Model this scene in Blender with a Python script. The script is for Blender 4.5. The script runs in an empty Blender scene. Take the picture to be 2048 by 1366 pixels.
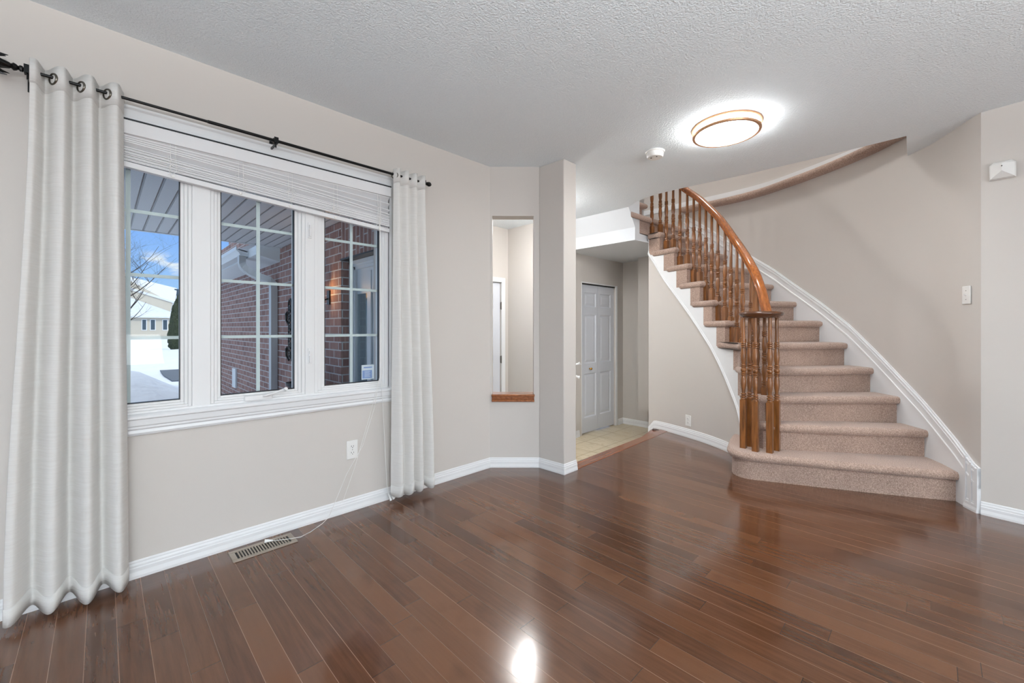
import bpy, bmesh, math, random
from mathutils import Vector, Matrix
random.seed(7)
C = bpy.context.scene.collection
PI = math.pi
def srgb(r, g, b):
    f = lambda c: (c/255/12.92) if c/255 <= .04045 else ((c/255+.055)/1.055)**2.4
    return (f(r), f(g), f(b), 1)

# ---------------------------------------------------------------- camera
YAW = 0.7937            # the view looks 45.5 degrees left of +Y
CAM_H = 1.13
cd = bpy.data.cameras.new('camera'); cam = bpy.data.objects.new('camera', cd); C.objects.link(cam)
cam.location = (0, 0, CAM_H); cam.rotation_euler = (PI/2, 0, YAW)
cd.sensor_width = 36; cd.lens = 833/2048*36; cd.shift_y = -27/2048; cd.clip_start = .05; cd.clip_end = 500
bpy.context.scene.camera = cam
vs = bpy.context.scene.view_settings
vs.view_transform = 'Standard'; vs.look = 'None'; vs.gamma = 1; vs.use_curve_mapping = False; vs.exposure = 0.0

# ---------------------------------------------------------------- node helper
class NT:
    def __init__(s, nt): s.nt = nt; s.N = nt.nodes; s.L = nt.links; s.N.clear()
    def n(s, t, **kw):
        o = s.N.new('ShaderNode'+t)
        for k, v in kw.items():
            if k.startswith('i_'):
                key = k[2:]; key = int(key) if key.isdigit() else key.replace('_', ' ')
                if isinstance(v, bpy.types.NodeSocket): s.L.new(v, o.inputs[key])
                else: o.inputs[key].default_value = v
            else: setattr(o, k, v)
        return o
    def m(s, op, a, b=0, c=0):
        o = s.N.new('ShaderNodeMath'); o.operation = op
        for i, v in enumerate((a, b, c)):
            if isinstance(v, bpy.types.NodeSocket): s.L.new(v, o.inputs[i])
            else: o.inputs[i].default_value = v
        return o.outputs[0]
    def link(s, a, b): s.L.new(a, b)
    def ramp(s, fac, stops, interp='LINEAR'):
        o = s.N.new('ShaderNodeValToRGB'); o.color_ramp.interpolation = interp
        e = o.color_ramp.elements
        while len(e) < len(stops): e.new(.5)
        for i, (p, c) in enumerate(stops): e[i].position = p; e[i].color = c
        s.L.new(fac, o.inputs[0]); return o.outputs[0]
    def mix(s, fac, a, b, mode='MIX'):
        o = s.N.new('ShaderNodeMix'); o.data_type = 'RGBA'; o.blend_type = mode
        for i, v in ((0, fac), (6, a), (7, b)):
            if isinstance(v, bpy.types.NodeSocket): s.L.new(v, o.inputs[i])
            else: o.inputs[i].default_value = v
        return o.outputs[2]

# ---------------------------------------------------------------- world: blue winter sky with small clouds
w = bpy.data.worlds.new('world'); bpy.context.scene.world = w; w.use_nodes = True
t = NT(w.node_tree)
tc = t.n('TexCoord'); sp = t.n('SeparateXYZ', i_0=tc.outputs['Generated'])
z = sp.outputs[2]
grad = t.ramp(z, [(0.0, (.70, .80, 1.0, 1)), (.06, (.42, .66, 1.0, 1)), (.22, (.19, .42, .98, 1)), (.34, (.62, .78, 1.0, 1)), (.6, (1.35, 1.4, 1.5, 1)), (1, (1.35, 1.4, 1.5, 1))])
mp = t.n('Mapping', i_0=tc.outputs['Generated']); mp.inputs['Scale'].default_value = (1, 1, 2.4); mp.inputs['Location'].default_value = (.37, .11, 0)
nz = t.n('TexNoise', i_0=mp.outputs[0], i_Scale=9.0, i_Detail=7.0, i_Roughness=.55)
band = t.ramp(z, [(.0, (0, 0, 0, 1)), (.085, (.0, .0, .0, 1)), (.098, (1, 1, 1, 1)), (.125, (1, 1, 1, 1)), (.14, (0, 0, 0, 1))])
cl = t.m('MULTIPLY', t.ramp(nz.outputs[0], [(.50, (0, 0, 0, 1)), (.58, (1, 1, 1, 1))]), band)
col = t.mix(cl, grad, (.95, .97, 1.0, 1))
bg = t.n('Background', i_Color=col, i_Strength=1.0)
t.link(bg.outputs[0], t.n('OutputWorld').inputs[0])

# ---------------------------------------------------------------- lights
def area(name, loc, rot, sx, sy, energy, color=(1, 1, 1)):
    l = bpy.data.lights.new(name, 'AREA'); l.shape = 'RECTANGLE'; l.size = sx; l.size_y = sy; l.energy = energy; l.color = color
    o = bpy.data.objects.new(name, l); C.objects.link(o); o.location = loc; o.rotation_euler = rot; return o
def lamp(name, loc, energy, r, color=(1, 1, 1)):
    l = bpy.data.lights.new(name, 'POINT'); l.energy = energy; l.shadow_soft_size = r; l.color = color
    o = bpy.data.objects.new(name, l); C.objects.link(o); o.location = loc; return o
s = bpy.data.lights.new('sun', 'SUN'); s.energy = 1.25; s.angle = .009; s.color = (1, .93, .84)
so = bpy.data.objects.new('sun', s); C.objects.link(so)
so.rotation_euler = Vector((-.80, -.30, -.52)).to_track_quat('-Z', 'Y').to_euler()
# added room fill, set at unseen openings behind the camera
area('rear_room_fill', (.9, -5.12, 1.30), (PI/2+.30, 0, 0), 3.6, 1.9, 5, (.94, .985, 1.0))
area('side_room_fill', (5.08, -.9, 1.35), (0, PI/2+.28, 0), 1.8, 3.4, 14, (.94, .985, 1.0))
# added upward fill at the same openings, brightening the ceiling
area('rear_ceiling_fill', (.9, -5.10, .75), (PI/2+1.0, 0, 0), 3.6, .9, 30, (.94, .98, 1.0))
area('side_ceiling_fill', (5.06, -.9, .75), (0, PI/2+.95, 0), .9, 3.4, 190, (.94, .98, 1.0))
lamp('foyer_lamp_light', (-2.95, 3.16, 2.26), 16, .08, (1, .985, .96))
lamp('upper_hall_fill', (-1.5, 4.2, 4.75), 34, .12, (1, .975, .94))  # unseen light added to brighten the stair well
lamp('porch_lamp_light', (-4.15, 1.44, 1.50), 2.2, .03, (1, .55, .22))

# added ceiling fill, shone up from behind the camera
ul = bpy.data.lights.new('ceiling_fill_spot', 'SPOT'); ul.energy = 760; ul.spot_size = 2.84; ul.spot_blend = .22; ul.shadow_soft_size = .14; ul.color = (.93, .985, 1)
uo = bpy.data.objects.new('ceiling_fill_spot', ul); C.objects.link(uo); uo.location = (2.0, -.7, 1.37); uo.rotation_euler = (PI, 0, 0)

# ---------------------------------------------------------------- materials
MATS = {}
def principled(name, color, rough=.5, metal=0, spec=.5, coat=0, bump=None, var=None, sheen=0):
    """bump=(scale, strength, distance)  var=(scale, amount)"""
    if name in MATS: return MATS[name]
    m = bpy.data.materials.new(name); m.use_nodes = True; t = NT(m.node_tree)
    p = t.n('BsdfPrincipled', i_Roughness=rough, i_Metallic=metal); p.inputs['Base Color'].default_value = color
    p.inputs['Specular IOR Level'].default_value = spec; p.inputs['Coat Weight'].default_value = coat; p.inputs['Coat Roughness'].default_value = .08
    p.inputs['Sheen Weight'].default_value = sheen
    g = t.n('NewGeometry')
    if var:
        nz = t.n('TexNoise', i_0=g.outputs['Position'], i_Scale=var[0], i_Detail=4.0)
        c = t.mix(t.m('MULTIPLY', nz.outputs[0], 1), tuple(x*(1-var[1]) for x in color[:3])+(1,), tuple(min(1, x*(1+var[1])) for x in color[:3])+(1,))
        t.link(c, p.inputs['Base Color'])
    if bump:
        nz = t.n('TexNoise', i_0=g.outputs['Position'], i_Scale=bump[0], i_Detail=3.0)
        b = t.n('Bump', i_Strength=bump[1], i_Distance=bump[2], i_Height=nz.outputs[0]); t.link(b.outputs[0], p.inputs['Normal'])
    t.link(p.outputs[0], t.n('OutputMaterial').inputs[0]); MATS[name] = m; return m

wall_m = principled('wall_paint', srgb(211, 205, 199), .62, bump=(60, .04, .002), spec=.3)
white_m = principled('white_trim_paint', srgb(238, 239, 240), .35, var=(3, .02))
vinyl_m = principled('window_vinyl', srgb(236, 236, 236), .32, var=(5, .02))
door_m = principled('door_paint', srgb(222, 225, 232), .38, bump=(90, .03, .001))
smooth_ceiling_m = principled('smooth_ceiling_paint', srgb(224, 228, 232), .7, bump=(40, .03, .002))
black_m = principled('black_iron', srgb(12, 12, 13), .32, metal=.3, var=(60, .3))
rubber_shade_m = principled('black_gasket_and_shade', srgb(14, 18, 24), .4, var=(30, .2))
nickel_m = principled('antique_nickel', srgb(120, 115, 106), .3, metal=1, var=(40, .15))
brass_m = principled('brass', srgb(190, 140, 60), .25, metal=1, var=(40, .1))
plastic_m = principled('white_plastic', srgb(240, 239, 236), .3, var=(10, .02))
dark_m = principled('dark_slot', srgb(30, 28, 27), .6, var=(20, .2))
vent_m = principled('taupe_enamel', srgb(158, 146, 133), .4, metal=.2, var=(30, .06))
blind_m = principled('blind_slat_white', srgb(232, 232, 233), .35, var=(20, .02))
grille_m = principled('grille_bar', srgb(224, 226, 222), .4, var=(20, .03))
alu_m = principled('white_aluminium', srgb(212, 220, 226), .42, var=(4, .04))
down_m = principled('grey_downspout', srgb(188, 193, 197), .42, var=(4, .04))
shingle_m = principled('house_siding', srgb(205, 196, 180), .8, var=(2, .08))
snow_m = principled('snow', srgb(226, 230, 238), .65, bump=(1.6, .55, .25), spec=.2)
asphalt_m = principled('asphalt', srgb(96, 104, 116), .8, var=(4, .15))
cedar_m = principled('cedar_foliage', srgb(58, 68, 48), .9, bump=(9, 1, .2), var=(7, .5))
bark_m = principled('bark', srgb(66, 56, 50), .85, var=(12, .3))
darkglass_m = principled('house_window_glass', srgb(70, 84, 96), .15, var=(2, .2))
sticker_m = principled('sticker_paper', srgb(205, 218, 226), .5, var=(60, .05))
sticker_blue_m = principled('sticker_blue', srgb(126, 152, 200), .5, var=(80, .06))
planter_m = principled('black_planter', srgb(16, 20, 26), .45, var=(20, .3))
metalgrey_m = principled('storm_door_grey', srgb(150, 166, 176), .4, var=(6, .06))
reflection_m = principled('sidelight_reflection', srgb(150, 160, 166), .9, var=(30, .08))  # grey of the reflections imitated in the sidelight

def ceiling_mat():
    m = bpy.data.materials.new('popcorn_ceiling'); m.use_nodes = True; t = NT(m.node_tree)
    g = t.n('NewGeometry')
    a = t.n('TexNoise', i_0=g.outputs['Position'], i_Scale=95.0, i_Detail=3.0, i_Roughness=.6)
    v = t.n('TexVoronoi', i_0=g.outputs['Position'], i_Scale=140.0)
    h = t.m('ADD', t.m('MULTIPLY', t.m('POWER', a.outputs[0], 2), 1.6), t.m('MULTIPLY', v.outputs[0], -.45))
    b = t.n('Bump', i_Strength=.7, i_Distance=.004, i_Height=h)
    c = t.mix(a.outputs[0], srgb(233, 241, 247), srgb(244, 251, 255))
    p = t.n('BsdfPrincipled', i_Roughness=.85); t.link(c, p.inputs['Base Color']); t.link(b.outputs[0], p.inputs['Normal'])
    t.link(p.outputs[0], t.n('OutputMaterial').inputs[0]); return m
ceiling_m = ceiling_mat()

def floor_mat():
    m = bpy.data.materials.new('maple_floorboards'); m.use_nodes = True; t = NT(m.node_tree)
    g = t.n('NewGeometry'); s = t.n('SeparateXYZ', i_0=g.outputs['Position']); x, y = s.outputs[0], s.outputs[1]
    W = .083
    yr = t.m('DIVIDE', t.m('ADD', y, 10*W-.122+W), W); row = t.m('FLOOR', yr); fy = t.m('FRACT', yr)
    rn = t.n('TexWhiteNoise', noise_dimensions='1D'); t.link(row, rn.inputs['W'])
    L = t.m('ADD', .72, t.m('MULTIPLY', rn.outputs[0], .5))
    xr = t.m('ADD', t.m('DIVIDE', x, L), t.m('MULTIPLY', rn.outputs[0], 37.7)); colm = t.m('FLOOR', xr); fx = t.m('FRACT', xr)
    cv = t.n('CombineXYZ'); t.link(row, cv.inputs[0]); t.link(colm, cv.inputs[1])
    wn = t.n('TexWhiteNoise', noise_dimensions='3D', i_0=cv.outputs[0]); r = wn.outputs[0]
    # grain coordinates stretched along the board, shifted per board
    gx = t.n('CombineXYZ'); t.link(t.m('ADD', t.m('MULTIPLY', x, 1.6), t.m('MULTIPLY', r, 40)), gx.inputs[0]); t.link(t.m('MULTIPLY', y, 26), gx.inputs[1]); t.link(t.m('MULTIPLY', r, 9), gx.inputs[2])
    gr = t.n('TexNoise', i_0=gx.outputs[0], i_Scale=2.6, i_Detail=6.0, i_Roughness=.62)
    gx2 = t.n('CombineXYZ'); t.link(t.m('ADD', t.m('MULTIPLY', x, 3.2), t.m('MULTIPLY', r, 60)), gx2.inputs[0]); t.link(t.m('MULTIPLY', y, 5), gx2.inputs[1])
    bl = t.n('TexNoise', i_0=gx2.outputs[0], i_Scale=1.7, i_Detail=2.5, i_Roughness=.5)
    base = t.ramp(r, [(0, srgb(64, 37, 21)), (.3, srgb(80, 48, 30)), (.7, srgb(92, 58, 37)), (1, srgb(108, 71, 47))])
    c = t.mix(t.ramp(gr.outputs[0], [(.3, (0, 0, 0, 1)), (.75, (1, 1, 1, 1))]), base, srgb(112, 73, 49), 'MIX')
    c = t.mix(.62, base, c)
    c = t.mix(t.ramp(bl.outputs[0], [(.56, (0, 0, 0, 1)), (.80, (.36, .36, .36, 1))]), c, srgb(50, 27, 16))
    ey = t.m('MINIMUM', fy, t.m('SUBTRACT', 1, fy)); ex = t.m('MULTIPLY', t.m('MINIMUM', fx, t.m('SUBTRACT', 1, fx)), L)
    ly = t.m('LESS_THAN', ey, .011); lx = t.m('LESS_THAN', ex, .0010)
    light = t.m('MULTIPLY', ly, t.m('GREATER_THAN', rn.outputs[0], .25))
    c = t.mix(t.m('MULTIPLY', ly, .75), c, srgb(54, 34, 25))
    c = t.mix(t.m('MULTIPLY', light, .6), c, srgb(180, 138, 112))  # paler board edges: bevel highlights painted into the colour
    c = t.mix(t.m('MULTIPLY', lx, .8), c, srgb(36, 20, 14))
    p = t.n('BsdfPrincipled'); t.link(c, p.inputs['Base Color'])
    rg = t.m('ADD', .13, t.m('MULTIPLY', gr.outputs[0], .09)); t.link(rg, p.inputs['Roughness'])
    p.inputs['Specular IOR Level'].default_value = .45
    p.inputs['Coat Weight'].default_value = .35; p.inputs['Coat Roughness'].default_value = .09
    h = t.m('ADD', t.m('MULTIPLY', t.m('MAXIMUM', ly, lx), -1), t.m('MULTIPLY', r, .35))
    wv = t.n('TexNoise', i_0=g.outputs['Position'], i_Scale=5.0, i_Detail=1.0)
    b = t.n('Bump', i_Strength=.35, i_Distance=.0010, i_Height=h)
    b2 = t.n('Bump', i_Strength=.10, i_Distance=.004, i_Height=wv.outputs[0], i_Normal=b.outputs[0])
    t.link(b2.outputs[0], p.inputs['Normal']); t.link(b2.outputs[0], p.inputs['Coat Normal'])
    t.link(p.outputs[0], t.n('OutputMaterial').inputs[0]); return m
floor_m = floor_mat()

def wood_mat(name, c1, c2, axis=2, rough=.28, scale=5.0):
    m = bpy.data.materials.new(name); m.use_nodes = True; t = NT(m.node_tree)
    g = t.n('NewGeometry'); mp = t.n('Mapping', i_0=g.outputs['Position'])
    sc = [60, 60, 60]; sc[axis] = scale; mp.inputs['Scale'].default_value = sc
    n = t.n('TexNoise', i_0=mp.outputs[0], i_Scale=1.0, i_Detail=5.0, i_Roughness=.6)
    c = t.ramp(n.outputs[0], [(.3, c1), (.68, c2)])
    p = t.n('BsdfPrincipled', i_Roughness=rough); t.link(c, p.inputs['Base Color'])
    p.inputs['Coat Weight'].default_value = .4; p.inputs['Coat Roughness'].default_value = .15
    t.link(p.outputs[0], t.n('OutputMaterial').inputs[0]); return m
oak_m = wood_mat('oak_baluster', srgb(92, 54, 24), srgb(158, 100, 50), 2)
oak_cap_m = wood_mat('oak_end_cap', srgb(66, 38, 22), srgb(104, 62, 34), 0, .25)
oak_rail_m = wood_mat('oak_handrail', srgb(126, 68, 28), srgb(176, 104, 50), 2, .2, 12)
oak_nose_m = wood_mat('oak_nosing', srgb(104, 60, 38), srgb(146, 92, 62), 1, .25)
oak_red_m = wood_mat('oak_red_step', srgb(108, 52, 30), srgb(136, 70, 42), 1, .25)
oak_sill_m = wood_mat('oak_sill', srgb(120, 66, 34), srgb(166, 102, 60), 1, .25)

def carpet_mat():
    m = bpy.data.materials.new('beige_carpet'); m.use_nodes = True; t = NT(m.node_tree)
    g = t.n('NewGeometry')
    a = t.n('TexNoise', i_0=g.outputs['Position'], i_Scale=170.0, i_Detail=2.0)
    b = t.n('TexNoise', i_0=g.outputs['Position'], i_Scale=4.0, i_Detail=3.0)
    c = t.ramp(a.outputs[0], [(.33, srgb(132, 110, 99)), (.5, srgb(178, 152, 138)), (.68, srgb(214, 190, 175))])
    c = t.mix(.35, c, t.ramp(b.outputs[0], [(.3, srgb(162, 138, 126)), (.7, srgb(198, 170, 153))]))
    bu = t.n('Bump', i_Strength=.8, i_Distance=.004, i_Height=a.outputs[0])
    p = t.n('BsdfPrincipled', i_Roughness=.95); t.link(c, p.inputs['Base Color']); t.link(bu.outputs[0], p.inputs['Normal'])
    p.inputs['Sheen Weight'].default_value = .3; p.inputs['Specular IOR Level'].default_value = .1
    t.link(p.outputs[0], t.n('OutputMaterial').inputs[0]); return m
carpet_m = carpet_mat()

def tile_mat():
    m = bpy.data.materials.new('beige_floor_tile'); m.use_nodes = True; t = NT(m.node_tree)
    g = t.n('NewGeometry')
    br = t.n('TexBrick', i_0=g.outputs['Position'], i_Scale=1.0); br.offset = 0
    br.inputs['Brick Width'].default_value = .31; br.inputs['Row Height'].default_value = .31; br.inputs['Mortar Size'].default_value = .004
    br.inputs['Color1'].default_value = srgb(214, 199, 170); br.inputs['Color2'].default_value = srgb(205, 189, 160); br.inputs['Mortar'].default_value = srgb(168, 152, 128)
    mp = t.n('Mapping', i_0=g.outputs['Position']); mp.inputs['Scale'].default_value = (1, 4, 1); mp.inputs['Rotation'].default_value = (0, 0, .5)
    n = t.n('TexNoise', i_0=mp.outputs[0], i_Scale=4.0, i_Detail=5.0, i_Distortion=1.2)
    c = t.mix(t.ramp(n.outputs[0], [(.50, (0, 0, 0, 1)), (.56, (.35, .35, .35, 1)), (.62, (0, 0, 0, 1))]), br.outputs[0], srgb(172, 150, 118))
    p = t.n('BsdfPrincipled', i_Roughness=.25); t.link(c, p.inputs['Base Color'])
    t.link(p.outputs[0], t.n('OutputMaterial').inputs[0]); return m
tile_m = tile_mat()

def brick_mat(name, axis='x', soldier=False, tint=0):
    m = bpy.data.materials.new(name); m.use_nodes = True; t = NT(m.node_tree)
    g = t.n('NewGeometry'); s = t.n('SeparateXYZ', i_0=g.outputs['Position'])
    cv = t.n('CombineXYZ'); u = s.outputs[0 if axis == 'x' else 1]
    if soldier: t.link(s.outputs[2], cv.inputs[0]); t.link(u, cv.inputs[1])
    else: t.link(u, cv.inputs[0]); t.link(s.outputs[2], cv.inputs[1])
    br = t.n('TexBrick', i_0=cv.outputs[0], i_Scale=1.0)
    br.inputs['Brick Width'].default_value = .215; br.inputs['Row Height'].default_value = .0765; br.inputs['Mortar Size'].default_value = .006; br.inputs['Mortar Smooth'].default_value = .15
    br.inputs['Color1'].default_value = srgb(166, 132, 124); br.inputs['Color2'].default_value = srgb(134, 102, 97); br.inputs['Mortar'].default_value = srgb(170, 174, 180)
    n = t.n('TexNoise', i_0=g.outputs['Position'], i_Scale=34.0, i_Detail=5.0, i_Roughness=.7)
    mp = t.n('Mapping', i_0=g.outputs['Position']); mp.inputs['Scale'].default_value = (30, 30, 5)
    n2 = t.n('TexNoise', i_0=mp.outputs[0], i_Scale=1.0, i_Detail=3.0)
    c = t.mix(t.m('MULTIPLY', n.outputs[0], .55), br.outputs[0], srgb(112, 82, 78), 'MIX')
    c = t.mix(t.ramp(n2.outputs[0], [(.5, (0, 0, 0, 1)), (.7, (.35, .35, .35, 1))]), c, srgb(196, 168, 156))
    c = t.mix(br.outputs[1], c, srgb(186, 186, 188))
    b = t.n('Bump', i_Strength=.6, i_Distance=.01, i_Height=t.m('ADD', t.m('MULTIPLY', br.outputs[1], -1), t.m('MULTIPLY', n.outputs[0], .3)))
    p = t.n('BsdfPrincipled', i_Roughness=.9); t.link(c, p.inputs['Base Color']); t.link(b.outputs[0], p.inputs['Normal'])
    t.link(p.outputs[0], t.n('OutputMaterial').inputs[0]); return m
brick_m = brick_mat('red_brick', 'x'); brick_y_m = brick_mat('red_brick_return', 'y'); soldier_m = brick_mat('soldier_brick', 'x', True)

def soffit_mat():
    m = bpy.data.materials.new('ribbed_soffit'); m.use_nodes = True; t = NT(m.node_tree)
    g = t.n('NewGeometry'); s = t.n('SeparateXYZ', i_0=g.outputs['Position'])
    f = t.m('FRACT', t.m('DIVIDE', s.outputs[1], .1))
    gr = t.ramp(f, [(0, (0, 0, 0, 1)), (.035, (0, 0, 0, 1)), (.07, (1, 1, 1, 1)), (.90, (1, 1, 1, 1)), (.97, (0, 0, 0, 1))])
    fine = t.m('SINE', t.m('MULTIPLY', s.outputs[1], 2*PI/.012)); fx = t.m('SINE', t.m('MULTIPLY', s.outputs[0], 2*PI/.016))
    pf = t.m('GREATER_THAN', t.m('MULTIPLY', fine, fx), .45)
    c = t.mix(gr, srgb(150, 158, 166), srgb(214, 220, 226))
    c = t.mix(t.m('MULTIPLY', pf, .35), c, srgb(120, 130, 140))
    b = t.n('Bump', i_Strength=1.0, i_Distance=.012, i_Height=gr)
    p = t.n('BsdfPrincipled', i_Roughness=.45); t.link(c, p.inputs['Base Color']); t.link(b.outputs[0], p.inputs['Normal'])
    t.link(p.outputs[0], t.n('OutputMaterial').inputs[0]); return m
soffit_m = soffit_mat()

def curtain_mat():
    m = bpy.data.materials.new('sheer_slub_curtain'); m.use_nodes = True; t = NT(m.node_tree)
    g = t.n('NewGeometry'); mp = t.n('Mapping', i_0=g.outputs['Position']); mp.inputs['Scale'].default_value = (9, 9, 190)
    n = t.n('TexNoise', i_0=mp.outputs[0], i_Scale=1.0, i_Detail=4.0, i_Roughness=.65)
    c = t.mix(n.outputs[0], srgb(236, 233, 228), srgb(253, 252, 250))
    b = t.n('Bump', i_Strength=.5, i_Distance=.003, i_Height=n.outputs[0])
    d = t.n('BsdfDiffuse', i_Color=c, i_Normal=b.outputs[0]); tr = t.n('BsdfTranslucent', i_Color=c, i_Normal=b.outputs[0]); tp = t.n('BsdfTransparent')
    m1 = t.n('MixShader', i_0=.22, i_1=d.outputs[0], i_2=tr.outputs[0]); m2 = t.n('MixShader', i_0=.07, i_1=m1.outputs[0], i_2=tp.outputs[0])
    t.link(m2.outputs[0], t.n('OutputMaterial').inputs[0]); return m
curtain_m = curtain_mat()

def glass_mat():
    m = bpy.data.materials.new('window_glass'); m.use_nodes = True; t = NT(m.node_tree)
    gl = t.n('BsdfGlossy', i_Roughness=.0); tp = t.n('BsdfTransparent'); tp.inputs[0].default_value = (.93, .965, .975, 1)
    fr = t.n('Fresnel', i_IOR=1.45)
    mx = t.n('MixShader', i_0=t.m('MULTIPLY', fr.outputs[0], .2), i_1=tp.outputs[0], i_2=gl.outputs[0])
    t.link(mx.outputs[0], t.n('OutputMaterial').inputs[0]); return m
glass_m = glass_mat()
def emit_mat(name, color, strength):
    m = bpy.data.materials.new(name); m.use_nodes = True; t = NT(m.node_tree)
    e = t.n('Emission', i_Strength=strength); e.inputs[0].default_value = color
    t.link(e.outputs[0], t.n('OutputMaterial').inputs[0]); return m
diffuser_m = emit_mat('lit_diffuser', (.98, 1, 1, 1), 56.0)
porch_bulb_m = emit_mat('lit_porch_bulb', (1, .5, .18, 1), 4.0)
copper_m = principled('copper_ring', srgb(206, 160, 124), .35, metal=.6, var=(20, .05))  # the rings' own copper colour

# ---------------------------------------------------------------- mesh helpers
WL = {}
class MB:
    def __init__(s): s.v = []; s.f = []
    def add(s, vs, fs):
        o = len(s.v); s.v += [tuple(v) for v in vs]; s.f += [tuple(i+o for i in f) for f in fs]; return s
    def box(s, a, b, M=None):
        x0, y0, z0 = a; x1, y1, z1 = b
        vs = [Vector(p) for p in ((x0,y0,z0),(x1,y0,z0),(x1,y1,z0),(x0,y1,z0),(x0,y0,z1),(x1,y0,z1),(x1,y1,z1),(x0,y1,z1))]
        if M: vs = [M @ v for v in vs]
        return s.add(vs, [(0,3,2,1),(4,5,6,7),(0,1,5,4),(1,2,6,5),(2,3,7,6),(3,0,4,7)])
    def prism(s, poly, z0, z1):
        n = len(poly); a = sum(poly[i][0]*poly[(i+1)%n][1]-poly[(i+1)%n][0]*poly[i][1] for i in range(n))
        if a < 0: poly = poly[::-1]
        vs = [(x, y, z0) for x, y in poly]+[(x, y, z1) for x, y in poly]
        return s.add(vs, [tuple(range(n-1, -1, -1)), tuple(range(n, 2*n))]+[(i, (i+1)%n, (i+1)%n+n, i+n) for i in range(n)])
    def extrude(s, pts, d):
        """closed 3D polygon pts pushed along vector d"""
        n = len(pts); d = Vector(d); vs = [Vector(p) for p in pts]+[Vector(p)+d for p in pts]
        return s.add(vs, [tuple(range(n-1, -1, -1)), tuple(range(n, 2*n))]+[(i, (i+1)%n, (i+1)%n+n, i+n) for i in range(n)])
    def tube(s, path, r, n=10, cap=True):
        P = [Vector(p) for p in path]; R = r if isinstance(r, (list, tuple)) else [r]*len(P)
        T = [(P[min(i+1, len(P)-1)]-P[max(i-1, 0)]).normalized() for i in range(len(P))]
        up = Vector((0, 0, 1)) if abs(T[0].z) < .9 else Vector((1, 0, 0)); N = (up-T[0]*up.dot(T[0])).normalized(); vs = []
        for i, p in enumerate(P):
            N = (N-T[i]*N.dot(T[i])).normalized(); B = T[i].cross(N)
            vs += [p+(N*math.cos(2*PI*k/n)+B*math.sin(2*PI*k/n))*R[i] for k in range(n)]
        fs = [(i*n+k, i*n+(k+1)%n, (i+1)*n+(k+1)%n, (i+1)*n+k) for i in range(len(P)-1) for k in range(n)]
        if cap: fs += [tuple(range(n-1, -1, -1)), tuple(range((len(P)-1)*n, len(P)*n))]
        return s.add(vs, fs)
    def lathe(s, prof, c, n=20, M=None):
        """prof: (r, z) list around the z axis, moved by c"""
        vs = []
        for r, z in prof: vs += [Vector((r*math.cos(2*PI*k/n), r*math.sin(2*PI*k/n), z)) for k in range(n)]
        if M: vs = [M @ v for v in vs]
        vs = [v+Vector(c) for v in vs]; m = len(prof)
        return s.add(vs, [(i*n+k, i*n+(k+1)%n, (i+1)*n+(k+1)%n, (i+1)*n+k) for i in range(m-1) for k in range(n)]+[tuple(range(n-1, -1, -1)), tuple(range((m-1)*n, m*n))])
    def sweep(s, path, prof, left=True, cap=True, closed=False):
        """profile (d, z) swept along a path of (x, y, z); d goes to the left of travel; miters at corners"""
        P = [Vector(p) for p in path]; sg = 1 if left else -1; vs = []; m = len(prof); N = len(P)
        for i, p in enumerate(P):
            def nrm(a, b):
                t = (b-a); t.z = 0; t.normalize(); return Vector((-t.y, t.x, 0))*sg
            if closed: n1 = nrm(P[i-1], p); n2 = nrm(p, P[(i+1)%N])
            else:
                n1 = nrm(P[i-1], p) if i else nrm(p, P[1]); n2 = nrm(p, P[i+1]) if i < N-1 else n1
            q = n1+n2; q = q/max(.25, q.dot(n1)) if q.length > 1e-6 else n1
            vs += [p+q*d+Vector((0, 0, zz)) for d, zz in prof]
        rng = range(N) if closed else range(N-1)
        fs = [(i*m+k, i*m+(k+1)%m, ((i+1)%N)*m+(k+1)%m, ((i+1)%N)*m+k) for i in rng for k in range(m)]
        if cap and not closed: fs += [tuple(range(m-1, -1, -1)), tuple(range((N-1)*m, N*m))]
        return s.add(vs, fs)
    def build(s, name, mat, parent=None, smooth=False, bevel=0, seg=2, origin=None, sub=0):
        me = bpy.data.meshes.new(name)
        if parent is None:
            if origin is None:
                xs = [v[0] for v in s.v]; ys = [v[1] for v in s.v]; zs = [v[2] for v in s.v]
                origin = ((min(xs)+max(xs))/2, (min(ys)+max(ys))/2, min(zs))
            wl = Vector(origin); loc = wl
        else: wl = WL[parent.name]; loc = Vector((0, 0, 0))
        me.from_pydata([tuple(Vector(v)-wl) for v in s.v], [], s.f); me.update()
        b = bmesh.new(); b.from_mesh(me); bmesh.ops.recalc_face_normals(b, faces=b.faces); b.to_mesh(me); b.free()
        o = bpy.data.objects.new(name, me); C.objects.link(o); o.location = loc
        if parent: o.parent = parent
        me.materials.append(mat)
        if bevel:
            md = o.modifiers.new('bevel', 'BEVEL'); md.width = bevel; md.segments = seg; md.limit_method = 'ANGLE'; md.angle_limit = .5
        if sub: md = o.modifiers.new('sub', 'SUBSURF'); md.levels = sub; md.render_levels = sub
        if smooth or bevel:
            me.polygons.foreach_set('use_smooth', [True]*len(me.polygons))
            try:
                import math as _m
                me.set_sharp_from_angle(angle=_m.radians(38))
            except Exception: pass
        WL[o.name] = wl; return o
def thing(name, loc, label, cat, group=None):
    o = bpy.data.objects.new(name, None); C.objects.link(o); o.location = loc; o.empty_display_size = .05
    o['label'] = label; o['category'] = cat
    if group: o['group'] = group
    WL[o.name] = Vector(loc); return o
def tag(o, label, cat, group=None):
    o['label'] = label; o['category'] = cat
    if group: o['group'] = group
    return o
def struct(o): o['kind'] = 'structure'; return o

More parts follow.
